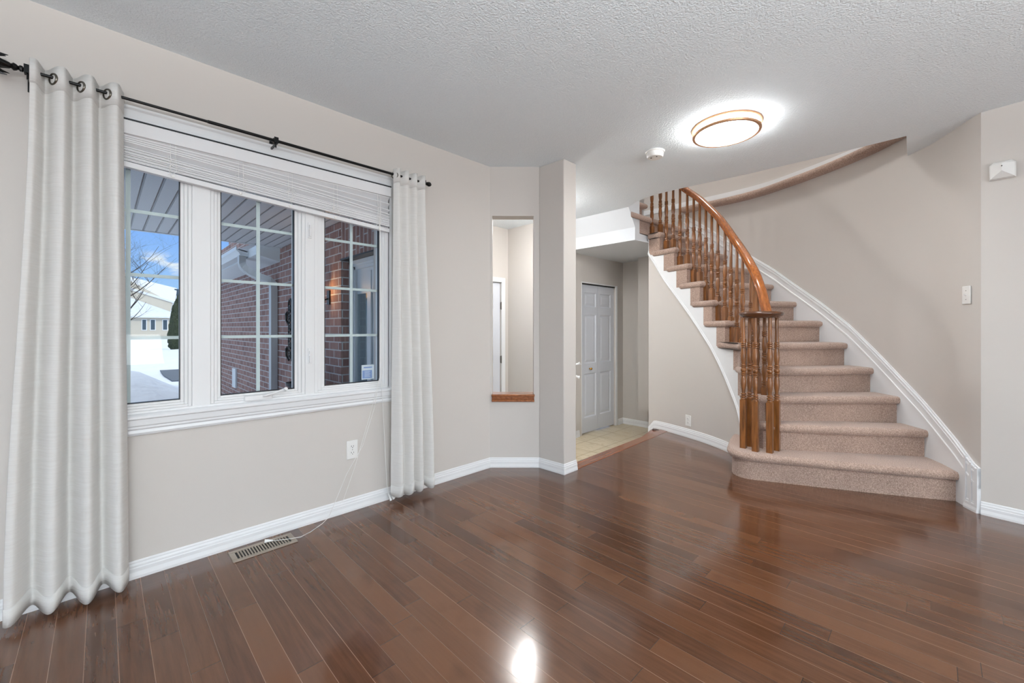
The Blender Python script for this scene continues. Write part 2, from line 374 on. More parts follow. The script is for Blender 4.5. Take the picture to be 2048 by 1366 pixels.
def wall_panel(A, B, z0, z1, th, holes=()):
    """wall from plan point A to B, thickness th to the right of travel, rectangular holes (s0, s1, z0, z1)"""
    A = Vector((A[0], A[1], 0)); B = Vector((B[0], B[1], 0)); L = (B-A).length; t = (B-A)/L; n = Vector((t.y, -t.x, 0))
    ss = sorted({0, L, *[h[0] for h in holes], *[h[1] for h in holes]}); zz = sorted({z0, z1, *[h[2] for h in holes], *[h[3] for h in holes]})
    mb = MB(); M = Matrix(((t.x, n.x, 0, A.x), (t.y, n.y, 0, A.y), (0, 0, 1, 0), (0, 0, 0, 1)))
    inh = lambda a, b: any(h[0]-1e-6 <= a and b <= 1e9 and a < h[1]-1e-6 and h[2]-1e-6 <= b < h[3]-1e-6 for h in holes)
    V = {}
    def vid(i, j, k):
        if (i, j, k) not in V: V[(i, j, k)] = len(mb.v); mb.v.append(tuple(M @ Vector((ss[i], k*th, zz[j]))))
        return V[(i, j, k)]
    ni, nj = len(ss)-1, len(zz)-1
    solid = lambda i, j: 0 <= i < ni and 0 <= j < nj and not inh(ss[i], zz[j])
    for i in range(ni):
        for j in range(nj):
            if not solid(i, j): continue
            for k in (0, 1): mb.f.append((vid(i, j, k), vid(i+1, j, k), vid(i+1, j+1, k), vid(i, j+1, k)))
            for di, dj, e in ((-1, 0, ((i, j), (i, j+1))), (1, 0, ((i+1, j), (i+1, j+1))), (0, -1, ((i, j), (i+1, j))), (0, 1, ((i, j+1), (i+1, j+1)))):
                if not solid(i+di, j+dj): mb.f.append((vid(*e[0], 0), vid(*e[1], 0), vid(*e[1], 1), vid(*e[0], 1)))
    return mb

H = 2.44; UP = 2.70
# ================================================================ STRUCTURE
# outer curved stair wall and inner stair wall, in plan
WC = [(0.194,3.81),(0.146,3.887),(0.068,4.05),(-0.028,4.224),(-.15,4.372),(-.33,4.58),(-.6,4.80),(-.98,5.03),(-1.5,5.25),(-2.3,5.30),(-2.9,5.31)]
IC = [(-.90,3.62),(-.95,3.65),(-1.05,3.72),(-1.135,3.82),(-1.195,3.94),(-1.28,4.03),(-1.4,4.125),(-1.65,4.263),(-2.05,4.41),(-2.304,4.462)]
def resample(P, step):
    """Catmull-Rom through P, points every step"""
    P = [Vector((p[0], p[1])) for p in P]; out = []
    Q = [2*P[0]-P[1]]+P+[2*P[-1]-P[-2]]
    for i in range(1, len(Q)-2):
        a, b, c, d = Q[i-1:i+3]; n = max(1, int((c-b).length/step))
        for k in range(n):
            u = k/n; out.append(.5*((2*b)+(c-a)*u+(2*a-5*b+4*c-d)*u*u+(-a+3*b-3*c+d)*u**3))
    out.append(P[-1]); return [(v.x, v.y) for v in out]
class Path:
    def __init__(s, P):
        s.P = [Vector((p[0], p[1])) for p in P]; s.S = [0]
        for a, b in zip(s.P, s.P[1:]): s.S.append(s.S[-1]+(b-a).length)
        s.L = s.S[-1]
    def at(s, q):
        q = min(max(q, 0), s.L)
        for i in range(len(s.P)-1):
            if q <= s.S[i+1]+1e-9:
                u = (q-s.S[i])/(s.S[i+1]-s.S[i]); return s.P[i].lerp(s.P[i+1], u)
        return s.P[-1]
    def nrm(s, q):
        t = (s.at(q+.03)-s.at(q-.03)).normalized(); return Vector((-t.y, t.x))
    def off(s, q, d): return s.at(q)+s.nrm(q)*d
    def proj(s, p):
        p = Vector(p); best = min(((s.at(i*s.L/800)-p).length, i*s.L/800) for i in range(801)); return best[1]
    def x2s(s, x):
        return min((abs(s.at(i*s.L/800).x-x), i*s.L/800) for i in range(801))[1]
outer = Path(resample(WC, .06)); inner = Path(resample(IC, .05))
# left of travel on WC (travelling +y then -x) points into the stair; on IC left points to the hall
def interp(tab, x):
    tab = sorted(tab)
    if x <= tab[0][0]:
        (a, b), (c, d) = tab[0], tab[1]
    elif x >= tab[-1][0]:
        (a, b), (c, d) = tab[-2], tab[-1]
    else:
        for (a, b), (c, d) in zip(tab, tab[1:]):
            if a <= x <= c: break
    return b+(d-b)*(x-a)/(c-a)

# floors
struct(MB().prism([(-2.7,-5.3),(5.3,-5.3),(5.3,4.6),(-.3,5.2),(-1.6,5.2),(-2.05,4.43),(-2.05,2.705),(-2.05,2.63),(-2.28,2.6),(-2.7,2.2)], -.30, 0).build('floor', floor_m))
o = struct(MB().prism([(-4.2,1.85),(-2.051,1.85),(-2.051,4.5),(-2.2,5.8),(-4.2,5.8)], -.36, -.30).build('floor_foyer', tile_m))
o = MB().prism([(-2.008,2.701),(-2.051,4.409),(-2.141,4.419),(-2.118,2.701)], -.03, .004).build('trim_1', oak_nose_m, bevel=.004); struct(o)
o = MB().prism([(-2.137,3.88),(-2.141,4.414),(-2.262,4.448)], -.25, -.022).build('trim_2', oak_red_m); struct(o)
# window wall (x = -2.54, room side faces +x)
WY0, WY1, WZ0, WZ1 = -.15, 1.375, .70, 2.10
mb = wall_panel((-2.54, 2.25), (-2.54, -5.3), -.45, H, .26, [(2.25-WY1, 2.25-WY0, WZ0, WZ1)])
struct(mb.build('wall_window', wall_m))
# chamfer wall with the tall interior opening
A = Vector((-2.54, 2.245)); B = Vector((-2.258, 2.533)); L = (B-A).length
mb = wall_panel((-2.258, 2.533), (-2.54, 2.245), -.3, H, -.115, [(L-.887*L+.0, L-.061*L, .56, 2.041)])
mb = wall_panel((-2.54, 2.245), (-2.258, 2.533), -.3, H, -.115, [(.050*L, .887*L, .56, 2.041)])
struct(mb.build('wall_chamfer', wall_m))
mb = MB().prism([(-2.258,2.533),(-2.014,2.543),(-2.014,2.70),(-2.30,2.70),(-2.338,2.612)], -.3, H); struct(mb.build('wall_stub', wall_m, bevel=.006))
# oak sill of that opening
t_ = (B-A).normalized(); n_ = Vector((t_.y, -t_.x))
def dg(s, d, z): p = A+t_*s+n_*d; return (p.x, p.y, z)
mb = MB()
for z0, z1, d, e in ((.575, .593, .022, .006), (.552, .575, .014, .003), (.532, .552, .018, .004)):
    mb.add([dg(.050*L-e, d, z0), dg(.887*L+e, d, z0), dg(.887*L, -.12, z0), dg(.050*L, -.12, z0), dg(.050*L-e, d, z1), dg(.887*L+e, d, z1), dg(.887*L, -.12, z1), dg(.050*L, -.12, z1)], [(0,3,2,1),(4,5,6,7),(0,1,5,4),(1,2,6,5),(2,3,7,6),(3,0,4,7)])
struct(mb.build('trim_3', oak_sill_m, bevel=.003))
# ceiling of the ground floor with the stair well cut out
well = [(-2.331,4.061),(-2.20,3.965),(-2.045,3.897),(-1.916,3.872),(-1.80,3.868),(-1.638,3.873),(-1.4,3.895),(-1.114,3.918),(-.752,3.925),(-.441,3.921),(-.139,3.912),(-.15,4.372)]
tail = [(-.028,4.224),(0.068,4.05),(0.146,3.887),(0.194,3.81),(3.3,3.33)]
ceil = [(-4.2,1.55),(-2.7,1.55),(-2.7,-5.4),(5.3,-5.4)]+[(5.3,3.2),(.25,3.95),(.10,4.20),(-.03,4.40),(-.15,4.50)]+well[::-1][0:]+[(-4.2,4.061)]
struct(MB().prism(ceil, H, UP).build('ceiling', ceiling_m))
# bulkhead over the foyer niche
struct(MB().extrude([(-4.2,4.062,2.439),(-4.2,4.20,2.248),(-4.2,4.20,2.105),(-4.2,5.7,2.105),(-4.2,5.7,2.19),(-4.2,4.30,2.19),(-4.2,4.30,2.699),(-4.2,4.062,2.699)], (1.87,0,0)).build('ceiling_bulkhead', smooth_ceiling_m))
mb = MB().prism([(-2.335,4.20),(-2.335,5.6),(-2.22,5.6),(-2.22,4.50),(-2.30,4.475)], 2.105, 2.12); struct(mb.build('ceiling_niche', smooth_ceiling_m))
# curved outer wall, its lower part; the upper hall wall stands back behind the landing
def curved(path, s0, s1, n, zb, zt, d0, d1):
    mb = MB(); vs = []
    for i in range(n+1):
        q = s0+(s1-s0)*i/n; a = path.off(q, d0); b = path.off(q, d1)
        vs += [(a.x, a.y, zb(q)), (a.x, a.y, zt(q)), (b.x, b.y, zt(q)), (b.x, b.y, zb(q))]
    fs = [(i*4+k, i*4+(k+1)%4, (i+1)*4+(k+1)%4, (i+1)*4+k) for i in range(n) for k in range(4)]+[(3,2,1,0), (n*4, n*4+1, n*4+2, n*4+3)]
    return mb.add(vs, fs)
struct(curved(outer, 0, outer.L, 70, lambda q: 0, lambda q: 2.66, 0, -.12).build('wall_stair', wall_m, smooth=True))
struct(curved(outer, 0, outer.L, 70, lambda q: 2.66, lambda q: 5.1, -.17, -.27).build('wall_upper_stair', wall_m, smooth=True))
struct(curved(outer, 0, outer.L, 70, lambda q: 2.72, lambda q: 2.785, -.155, -.17).build('baseboard_upper', white_m, smooth=True))
# right-hand wall beyond the stair
struct(wall_panel((.194,3.81), (5.3,3.14), 0, H+.02, -.15).build('wall_right', wall_m))
struct(wall_panel((5.15,3.5), (5.15,-5.3), -.3, H+.02, -.1, [(2.6,6.2,.40,2.27)]).build('wall_side', wall_m))
struct(wall_panel((5.2,-5.15), (-2.7,-5.15), -.3, H+.02, -.1, [(2.4,6.2,.35,2.27)]).build('wall_rear', wall_m))
# upper storey shell
mb = MB().box((-4.2,2.9,UP), (-4.1,5.9,5.1)).box((-4.2,2.8,UP), (1.6,2.9,5.1)).box((1.5,2.8,UP), (1.6,5.9,5.1)).box((-4.2,5.8,UP), (1.6,5.9,5.1)); struct(mb.build('wall_upper', wall_m))
struct(MB().box((-5.4,-5.9,5.1), (5.7,6.4,5.3)).build('ceiling_upper', smooth_ceiling_m))
mb = MB().box((-2.8,-5.4,UP), (-2.7,2.8,5.1)).box((5.3,-5.4,UP), (5.4,3.9,5.1)).box((-2.8,-5.5,UP), (5.4,-5.4,5.1)); struct(mb.build('wall_upper_front', brick_y_m))
# foyer
struct(wall_panel((-3.29,3.84), (-3.29,5.57), -.3, 2.2, -.1, [(.69,1.52,-.3,1.73)]).build('wall_closet', wall_m))
struct(MB().box((-3.9,3.9,-.36), (-3.85,5.7,2.2)).build('wall_closet_back', wall_m))
struct(wall_panel((-3.4,5.57), (-2.2,5.57), -.3, 2.2, -.1).build('wall_niche', wall_m))
struct(wall_panel((-3.98,3.84), (-3.295,3.84), -.3, H, -.1).build('wall_vestibule', wall_m))
struct(wall_panel((-3.98,1.86), (-3.98,3.94), -.3, H, -.12, [(1.04,1.855,-.3,1.725)]).build('wall_garage_entry', wall_m))
# inner stair wall below the string line, and its return to the niche
STR = [(-2.42,2.10),(-2.31,1.99),(-2.096,1.661),(-1.77,1.264),(-1.511,.931),(-1.419,.787),(-1.189,.400),(-1.05,.20),(-.9,.02)]
zs = lambda q: max(.0, interp(STR, inner.at(q).x))
struct(curved(inner, 0.06, inner.L, 60, lambda q: -.3, lambda q: min(zs(q)+.02, 2.12), 0, -.07).build('wall_inner_stair', wall_m, smooth=True))
struct(MB().box((-2.304,4.462,-.3), (-2.20,5.6,2.12)).build('wall_inner_return', wall_m))

# baseboards
BP = [(0,0),(.016,0),(.016,.012),(.0125,.030),(.0125,.046),(.010,.050),(.010,.058),(.006,.066),(.006,.072),(.003,.078),(0,.078)]
def base(name, pts, left=True, z=0, h=1.0):
    mb = MB().sweep([(x, y, z) for x, y in pts], [(d, zz*h) for d, zz in BP], left); o = mb.build(name, white_m); return struct(o)
base('baseboard_window', [(-2.54,-5.1),(-2.54,2.245),(-2.258,2.533),(-2.014,2.543),(-2.014,2.70)], False)
base('baseboard_right', [(.194,3.81),(5.1,3.17)], False)
pts = []
for i in range(41):
    q = .30+(inner.L-.30)*i/40; p = inner.at(q); zb = 0 if p.x > -2.23 else -(-2.23-p.x)*1.15
    pts.append((p.x, p.y, zb))
struct(MB().sweep(pts, [(d, zz*1.12) for d, zz in BP], True).build('baseboard_inner_stair', white_m))
base('baseboard_closet', [(-3.29,3.84),(-3.29,4.475)], False, -.3, 1.1); base('baseboard_niche', [(-3.29,5.43),(-3.29,5.57),(-2.3,5.57)], False, -.3, 1.1)
base('baseboard_vestibule', [(-3.98,3.84),(-3.30,3.84)], False, -.3, 1.1)

# white string boards of the stair (structure trim)
# ================================================================ STAIRCASE
R = .20
F = {2:(-.912,3.592),3:(-.965,3.624),4:(-1.035,3.673),5:(-1.146,3.787),6:(-1.315,4.020),7:(-1.454,4.121),8:(-1.593,4.198),9:(-1.742,4.265),10:(-1.902,4.324),11:(-2.086,4.388)}
O = {1:(.115,3.95),2:(-.025,4.22),3:(-.182,4.41),4:(-.354,4.6),5:(-.545,4.755),6:(-.75,4.89),7:(-.98,5.03),8:(-1.213,5.13),9:(-1.447,5.228),10:(-1.717,5.264),11:(-1.986,5.28),12:(-2.226,5.295),13:(-2.45,5.3)}
SF = {k: inner.proj(F[k])+{2:.0,3:.02,4:.04}.get(k, .05) for k in F}; SF[12] = inner.L+.02
stair = thing('staircase', (-.6, 4.4, 0), 'curved carpeted staircase with beige bullnose steps rising to the left', 'staircase')
def band_offset(o_, d):
    o_ = Vector(o_); return o_
def rounded_slab(poly, z0, z1, r):
    """slab with a half-round edge all round"""
    mb = MB(); n = len(poly); a = sum(poly[i][0]*poly[(i+1)%n][1]-poly[(i+1)%n][0]*poly[i][1] for i in range(n))
    if a < 0: poly = poly[::-1]
    P = [Vector(p) for p in poly]; rings = []; h = (z1-z0)/2; zc = (z0+z1)/2; K = 7
    def inset(d):
        out = []
        for i in range(n):
            e1 = (P[i]-P[i-1]).normalized(); e2 = (P[(i+1)%n]-P[i]).normalized(); n1 = Vector((-e1.y, e1.x)); n2 = Vector((-e2.y, e2.x)); q = n1+n2
            q = q/max(.35, q.dot(n1)); out.append(P[i]+q*d)
        return out
    for k in range(K+1):
        a = -PI/2+PI*k/K; rings.append((inset(r*(1-math.cos(a))), zc+h*math.sin(a)))
    vs = [(p.x, p.y, z) for ring, z in rings for p in ring]
    fs = [(k*n+i, k*n+(i+1)%n, (k+1)*n+(i+1)%n, (k+1)*n+i) for k in range(K) for i in range(n)]+[tuple(range(n-1, -1, -1)), tuple(range(K*n, K*n+n))]
    return mb.add(vs, fs)
def arc_corner(p0, p1, p2, r, n=6):
    """replace corner p1 by a quadratic rounding of reach r"""
    p0, p1, p2 = Vector(p0), Vector(p1), Vector(p2); a = p1+(p0-p1).normalized()*r; b = p1+(p2-p1).normalized()*r
    return [tuple((1-t)**2*a+2*t*(1-t)*p1+t*t*b) for t in [i/n for i in range(n+1)]]
# step 1: wide bullnose
nose1 = [(.118,3.945),(-.215,3.765),(-.50,3.625),(-.78,3.495),(-.93,3.425),(-1.00,3.405),(-1.07,3.42),(-1.125,3.46),(-1.16,3.53),(-1.185,3.63),(-1.225,3.79),(-1.25,3.93),(-1.26,4.00)]
nose1 = resample(nose1[:3]+nose1[3:], .05)
t1 = nose1+[(-.9,3.95),(-.2,4.25),(.0,4.26)]
rounded_slab(t1, R-.062, R, .03).build('tread', carpet_m, stair, smooth=True)
inn = []
PN = Path(nose1)
for i in range(61):
    q = PN.L*i/60; p = PN.off(q, -.035) ; inn.append((p.x, p.y))
r1 = inn+[(-.9,3.95),(-.2,4.25),(.06,4.12)]
MB().prism(r1, 0, R-.05).build('riser', carpet_m, stair, smooth=True)
def strip_pts(s0, s1, d, n=8): return [tuple(inner.off(s0+(s1-s0)*i/n, d)) for i in range(n+1)]
fn = {}
for k in range(2, 13):
    s0 = SF[k]; s1 = min(SF.get(k+1, inner.L)+.125, inner.L+.01); a = inner.off(s0, .03); o0 = Vector(O[k]); o1 = Vector(O[k+1])
    zt = R*k
    if k == 12:
        a = Vector((-2.34, 4.12)); fr = [tuple(o0), tuple(a), (-3.2,4.12), (-3.2,5.3), tuple(o1)]
        corner = [tuple(o0),(-2.325,4.10),(-2.34,4.31),(-3.2,4.31),(-3.2,5.26),(-2.5,5.26)]
        rounded_slab(corner, zt-.062, zt, .03).build('tread', carpet_m, stair, smooth=True)
        MB().prism([tuple(o0+Vector((-.04,0))), (-2.335,4.31), (-2.60,4.31), (-2.9,4.4), (-2.9,5.26)], zt-R, zt-.03).build('riser', carpet_m, stair)
        continue
    side = strip_pts(s0, s1, .03)
    mid = o0.lerp(a, .5); d = (o0-a).normalized(); nn = Vector((-d.y, d.x))
    if nn.dot(o1-o0) < 0: nn = -nn
    # bowed nosing line
    front = [tuple(o0+(a-o0)*i/10 - nn*(.012*math.sin(PI*i/10))) for i in range(0, 10)]
    cor = arc_corner(front[-1], side[0], side[1], .025, 5)
    back_in = Vector(inner.off(s1, -.10)); p_back = o1+nn*.05
    tail_c = arc_corner(side[-2], side[-1], tuple(back_in), .02, 4)
    poly = front+cor+side[1:-1]+tail_c+[tuple(back_in), tuple(o1.lerp(back_in, .3)), tuple(o1)]
    rounded_slab(poly, zt-.062, zt, .03).build('tread', carpet_m, stair, smooth=True)
    # riser: face .035 behind the nosing, wrapping .09 round the open side
    rs = strip_pts(s0+.03, min(s0+.12, inner.L), .008, 4)
    f0 = o0+nn*.035; rp = [tuple(f0)]+rs+[tuple(Vector(rs[-1])+nn*.05), tuple(o0+nn*.16)]
    MB().prism(rp, zt-R-.04, zt-.03).build('riser', carpet_m, stair, smooth=False)
# landing corner above
mb = rounded_slab([(-2.42,4.28),(-2.385,4.60),(-3.2,4.7),(-3.2,4.2)], 2.535, 2.60, .03); mb.build('tread', carpet_m, stair, smooth=True)
MB().prism([(-2.47,4.30),(-2.44,4.56),(-3.2,4.66),(-3.2,4.25)], 2.39, 2.55).build('riser', carpet_m, stair)
# stepped white stringer on the open side
def ztop(q):
    k = 1
    for j in range(2, 12):
        if q >= SF[j]+.10: k = j
    return max(R*k-.04, .0)
def stringer():
    mb = MB(); s0 = SF[2]-.02; qs = sorted(set([s0+(inner.L-s0)*i/90 for i in range(91)]+[SF[j]+.10+e for j in range(2, 12) for e in (-.001, .001) if SF[j]+.10 < inner.L])); vs = []
    for q in qs:
        a = inner.off(q, 0.001); b = inner.off(q, .006); z0 = zs(q)+.0; z1 = max(ztop(q), z0)
        if q > SF[11]+.12: z1 = 2.16
        vs += [(a.x, a.y, z0), (a.x, a.y, z1), (b.x, b.y, z1), (b.x, b.y, z0)]
    n = len(qs)-1
    mb.add(vs, [(i*4+k, i*4+(k+1)%4, (i+1)*4+(k+1)%4, (i+1)*4+k) for i in range(n) for k in range(4)]+[(3,2,1,0), (n*4, n*4+1, n*4+2, n*4+3)])
    return mb
stringer().build('stringer', white_m, stair)
# fill of the stair body behind the stringer, and the moulding on its lower edge
def body():
    mb = MB(); s0 = SF[2]; n = 60; vs = []
    for i in range(n+1):
        q = s0+(inner.L-s0)*i/n; a = inner.off(q, 0.0); b = inner.off(q, -.06); z1 = max(ztop(q), zs(q))
        vs += [(a.x, a.y, zs(q)), (a.x, a.y, z1), (b.x, b.y, z1), (b.x, b.y, zs(q))]
    return mb.add(vs, [(i*4+k, i*4+(k+1)%4, (i+1)*4+(k+1)%4, (i+1)*4+k) for i in range(n) for k in range(4)])
body().build('carriage', white_m, stair)
pts = [];
for i in range(61):
    q = SF[2]+.05+(inner.L-SF[2]-.05)*i/60; p = inner.at(q); pts.append((p.x, p.y, zs(q)))
MB().sweep(pts, [(0,-.012),(.014,-.012),(.018,0),(.012,.012),(.012,.022),(.008,.03),(0,.03)], True).build('string_moulding', white_m, stair)
# wall string (skirt) on the curved wall with its moulded cap
SK = [(-2.3,2.62),(-1.9,2.32),(-1.582,2.041),(-1.198,1.749),(-1.025,1.597),(-.764,1.376),(-.534,1.161),(-.351,.952),(-.073,.624),(.102,.400),(.175,.290),(.194,.275)]
zk = lambda q: interp(SK, outer.at(q).x)
struct(curved(outer, .03, outer.x2s(-2.25), 90, lambda q: 0, lambda q: zk(q)-.045, 0, .012).build('trim_4', white_m, smooth=True))
cap = []
for i in range(81):
    q = (outer.x2s(-2.25))*i/80; p = outer.at(q); cap.append((p.x, p.y, zk(q)))
prof = [(0,0),(.010,0),(.010,-.010),(.018,-.012),(.018,-.022),(.014,-.024),(.014,-.034),(.018,-.036),(.018,-.048),(.013,-.056),(.013,-.098),(.018,-.104),(.018,-.118),(.012,-.125),(0,-.125)]
struct(MB().sweep(cap, prof, True).build('trim_5', white_m))
mb = MB()
for a_, b_, d in ((0,.022,.020),(.026,.040,.016),(.044,.060,.020),(.060,.085,.014),(.085,.10,.020)):
    p0, p1 = outer.at(a_), outer.at(b_); n0 = outer.nrm(a_+.03)
    mb.add([(p0.x,p0.y,0),(p1.x,p1.y,0),(p1.x+n0.x*d,p1.y+n0.y*d,0),(p0.x+n0.x*d,p0.y+n0.y*d,0),(p0.x,p0.y,zk(a_)-.0),(p1.x,p1.y,zk(b_)-.02),(p1.x+n0.x*d,p1.y+n0.y*d,zk(b_)-.02),(p0.x+n0.x*d,p0.y+n0.y*d,zk(a_))], [(0,3,2,1),(4,5,6,7),(0,1,5,4),(1,2,6,5),(2,3,7,6),(3,0,4,7)])
struct(mb.build('trim_6', white_m))
p0, p1 = outer.at(.0), outer.at(.10)
struct(MB().sweep([(p0.x,p0.y,0),(p1.x,p1.y,0)][::-1], [(d+.008 if d else 0, z) for d, z in BP], False).build('baseboard_stair_end', white_m))
# carpeted edge of the upper landing seen in the well
q0, q1 = outer.x2s(-.10), outer.x2s(-2.27); poly = [tuple(outer.off(q0+(q1-q0)*i/60, .08)) for i in range(61)]+[tuple(outer.off(q1-(q1-q0)*i/30, -.18)) for i in range(31)]
rounded_slab(poly, 2.59, 2.665, .034).build('landing_edge', carpet_m, stair, smooth=True)

# ---------------------------------------------------------------- balustrade
bal = thing('stair_balustrade', (-1.0, 3.7, R), 'oak stair balustrade with turned balusters, curved handrail and round end cap', 'railing')
def baluster_mesh(zb, zsq, ztopp):
    """square foot zb..zsq, turned body .475 high, plain slim top to ztopp; local about z axis"""
    mb = MB(); h = .0205
    mb.box((-h,-h,zb), (h,h,zsq))
    pr = [(.0195,0),(.0215,.006),(.0195,.012),(.014,.014),(.014,.018),(.021,.022),(.021,.030),(.014,.033),(.014,.037),(.020,.041),(.020,.048),(.013,.052),(.0125,.060),
          (.0145,.075),(.0185,.100),(.0205,.125),(.0195,.150),(.0165,.175),(.014,.184),(.019,.188),(.019,.196),(.014,.199),(.0195,.203),(.0195,.210),(.0145,.213),(.020,.222),(.021,.230),(.020,.238),(.0145,.247),(.0195,.250),(.0195,.257),(.014,.260),(.019,.264),(.019,.271),(.014,.275),
          (.0150,.285),(.0185,.305),(.0205,.330),(.0195,.360),(.0160,.390),(.0135,.402),(.019,.406),(.019,.413),(.014,.417),(.0195,.421),(.0195,.428),(.014,.432),(.019,.436),(.019,.443),(.0135,.448),(.0135,.475)]
    L = ztopp-zsq; pr = [(r, z) for r, z in pr if z < L-.01]
    mb.lathe([(r, zsq+z) for r, z in pr]+[(.0125, ztopp-.004), (.011, ztopp)], (0,0,0), 12)
    return mb
RAIL = [(-.905,3.690,1.262),(-.949,3.722,1.430),(-1.005,3.768,1.565),(-1.086,3.865,1.698),(-1.223,4.057,1.884),(-1.337,4.151,2.053),(-1.448,4.220,2.213),(-1.563,4.284,2.346),(-1.681,4.338,2.474),(-1.825,4.391,2.602),(-1.97,4.440,2.735),(-2.12,4.485,2.87),(-2.30,4.53,3.03),(-2.48,4.55,3.20)]
def railz(x): return interp([(p[0], p[2]) for p in RAIL], x)
BAL = [(-1.046,3.55,1),(-1.026,3.63,1),(-.953,3.516,1),(-.866,3.551,1),(-.846,3.655,1),(-.951,3.745,2)]
for i, (x, y, k) in enumerate(BAL):
    mb = baluster_mesh(R*k-.01, .575 if k == 1 else .66, 1.212); mb.v = [(v[0]+x, v[1]+y, v[2]) for v in mb.v]; mb.build('baluster', oak_m, bal, smooth=True)
BAL2 = [(-1.013,3.789,3),(-1.050,3.842,3),(-1.090,3.90,4),(-1.193,4.027,4),(-1.259,4.090,5),(-1.327,4.144,5),(-1.393,4.190,6),(-1.472,4.233,6),(-1.542,4.271,7),(-1.613,4.311,7),(-1.684,4.339,8),(-1.755,4.365,8),(-1.834,4.394,9),(-1.926,4.428,9),(-2.016,4.461,10),(-2.105,4.486,10),(-2.186,4.507,11),(-2.300,4.532,11)]
for x, y, k in BAL2:
    zr = railz(x)-.045; a = math.atan2(.35, -.9); zq = max(zr-.765, R*k+.10); mb = baluster_mesh(R*k-.01, zq, zr+.01); ca, sa = math.cos(.4), math.sin(.4)
    mb.v = [(v[0]*ca+v[1]*sa+x, -v[0]*sa+v[1]*ca+y, v[2]) for v in mb.v]; mb.build('baluster', oak_m, bal, smooth=True)
# round cap
mb = MB().lathe([(.118,1.205),(.130,1.208),(.132,1.216),(.140,1.222),(.150,1.232),(.152,1.242),(.148,1.250),(.138,1.256),(0.001,1.258)], (-.945,3.625,0), 40); mb.build('end_cap', oak_cap_m, bal, smooth=True)
# handrail swept in 3D
def resample3(P, n):
    P = [Vector(p) for p in P]; Q = [2*P[0]-P[1]]+P+[2*P[-1]-P[-2]]; out = []
    for i in range(1, len(Q)-2):
        a, b, c, d = Q[i-1:i+3]
        for k in range(n):
            u = k/n; out.append(.5*((2*b)+(c-a)*u+(2*a-5*b+4*c-d)*u*u+(-a+3*b-3*c+d)*u**3))
    out.append(P[-1]); return out
RP = resample3(RAIL, 6); RP[0] = Vector((-.90,3.685,1.245))
hw = [(-.024,-.052),(.024,-.052),(.027,-.045),(.020,-.038),(.020,-.032),(.031,-.024),(.033,-.012),(.028,-.004),(.015,.002),(0,.004),(-.015,.002),(-.028,-.004),(-.033,-.012),(-.031,-.024),(-.020,-.032),(-.020,-.038),(-.027,-.045)]
mb = MB(); vs = []; m = len(hw)
for i, p in enumerate(RP):
    T = (RP[min(i+1, len(RP)-1)]-RP[max(i-1, 0)]).normalized(); Sd = Vector((T.y, -T.x, 0)).normalized(); Up = Sd.cross(T).normalized()
    if Up.z < 0: Up = -Up
    vs += [p+Sd*a+Up*b for a, b in hw]
mb.add(vs, [(i*m+k, i*m+(k+1)%m, (i+1)*m+(k+1)%m, (i+1)*m+k) for i in range(len(RP)-1) for k in range(m)]+[tuple(range(m)), tuple(range((len(RP)-1)*m, len(RP)*m))])
mb.build('handrail', oak_rail_m, bal, smooth=True)

# ================================================================ WINDOW
GX = -2.565
win = MB()
def frame_rect(mb, y0, y1, z0, z1, wdt, x0, x1, wl=None, wr=None):
    wl = wdt if wl is None else wl; wr = wdt if wr is None else wr
    mb.box((x0,y0,z0),(x1,y0+wl,z1)); mb.box((x0,y1-wr,z0),(x1,y1,z1)); mb.box((x0,y0+wl,z0),(x1,y1-wr,z0+wdt)); mb.box((x0,y0+wl,z1-wdt),(x1,y1-wr,z1))
w_o = bpy.data.objects.new('window_1', None); C.objects.link(w_o); w_o.location = (-2.56,.6,.7); w_o['kind'] = 'structure'; WL['window_1'] = Vector((-2.56,.6,.7))
mb = MB(); frame_rect(mb, -.130, 1.345, .715, 2.055, .028, -2.62, -2.532); mb.box((-2.62,.310,.74),(-2.530,.385,2.03)); mb.box((-2.62,.828,.74),(-2.530,.880,2.03))
mb.box((-2.62,-.125,.715),(-2.528,1.33,.752)); mb.build('window_frame', vinyl_m, w_o, bevel=.003)
panes = [(-.075,.267,-.115,.310),(.428,.776,.385,.828),(.941,1.290,.880,1.335)]
for i, (a, b, c, d) in enumerate(panes):
    mb = MB(); z0, z1 = .786, 1.965
    for k, (e, x) in enumerate(((0,-2.534),(.014,-2.540),(.026,-2.546))):
        fy0, fy1 = c+(a-c)*k/3, d+(b-d)*k/3; gy0, gy1 = c+(a-c)*(k+1)/3, d+(b-d)*(k+1)/3; fz0, fz1 = .752+(z0-.752)*k/3, 2.03+(z1-2.03)*k/3; gz0, gz1 = .752+(z0-.752)*(k+1)/3, 2.03+(z1-2.03)*(k+1)/3
        mb.box((-2.60,fy0,fz0),(x,gy0,fz1)); mb.box((-2.60,gy1,fz0),(x,fy1,fz1)); mb.box((-2.60,gy0,fz0),(x,gy1,gz0)); mb.box((-2.60,gy0,gz1),(x,gy1,fz1))
    sash = mb.build('sash', vinyl_m, w_o, bevel=.002)
    mb = MB(); frame_rect(mb, a-.001, b+.001, z0-.001, z1+.001, .0045, -2.572, -2.5475); mb.build('gasket_and_gap_shade', rubber_shade_m, sash)
    MB().box((-2.572,a,z0),(-2.566,b,z1)).build('pane', glass_m, sash)
    mb = MB(); g0, g1 = -2.580, -2.5735; yc = (a+b)/2 if i else .0835
    mb.box((g0,yc-.0085,z0),(g1,yc+.0085,z1))
    for zz in (1.084,1.374,1.666): mb.box((g0-.0006,a,zz-.0075),(g1+.0006,b,zz+.0075))
    mb.build('grille', grille_m, sash)
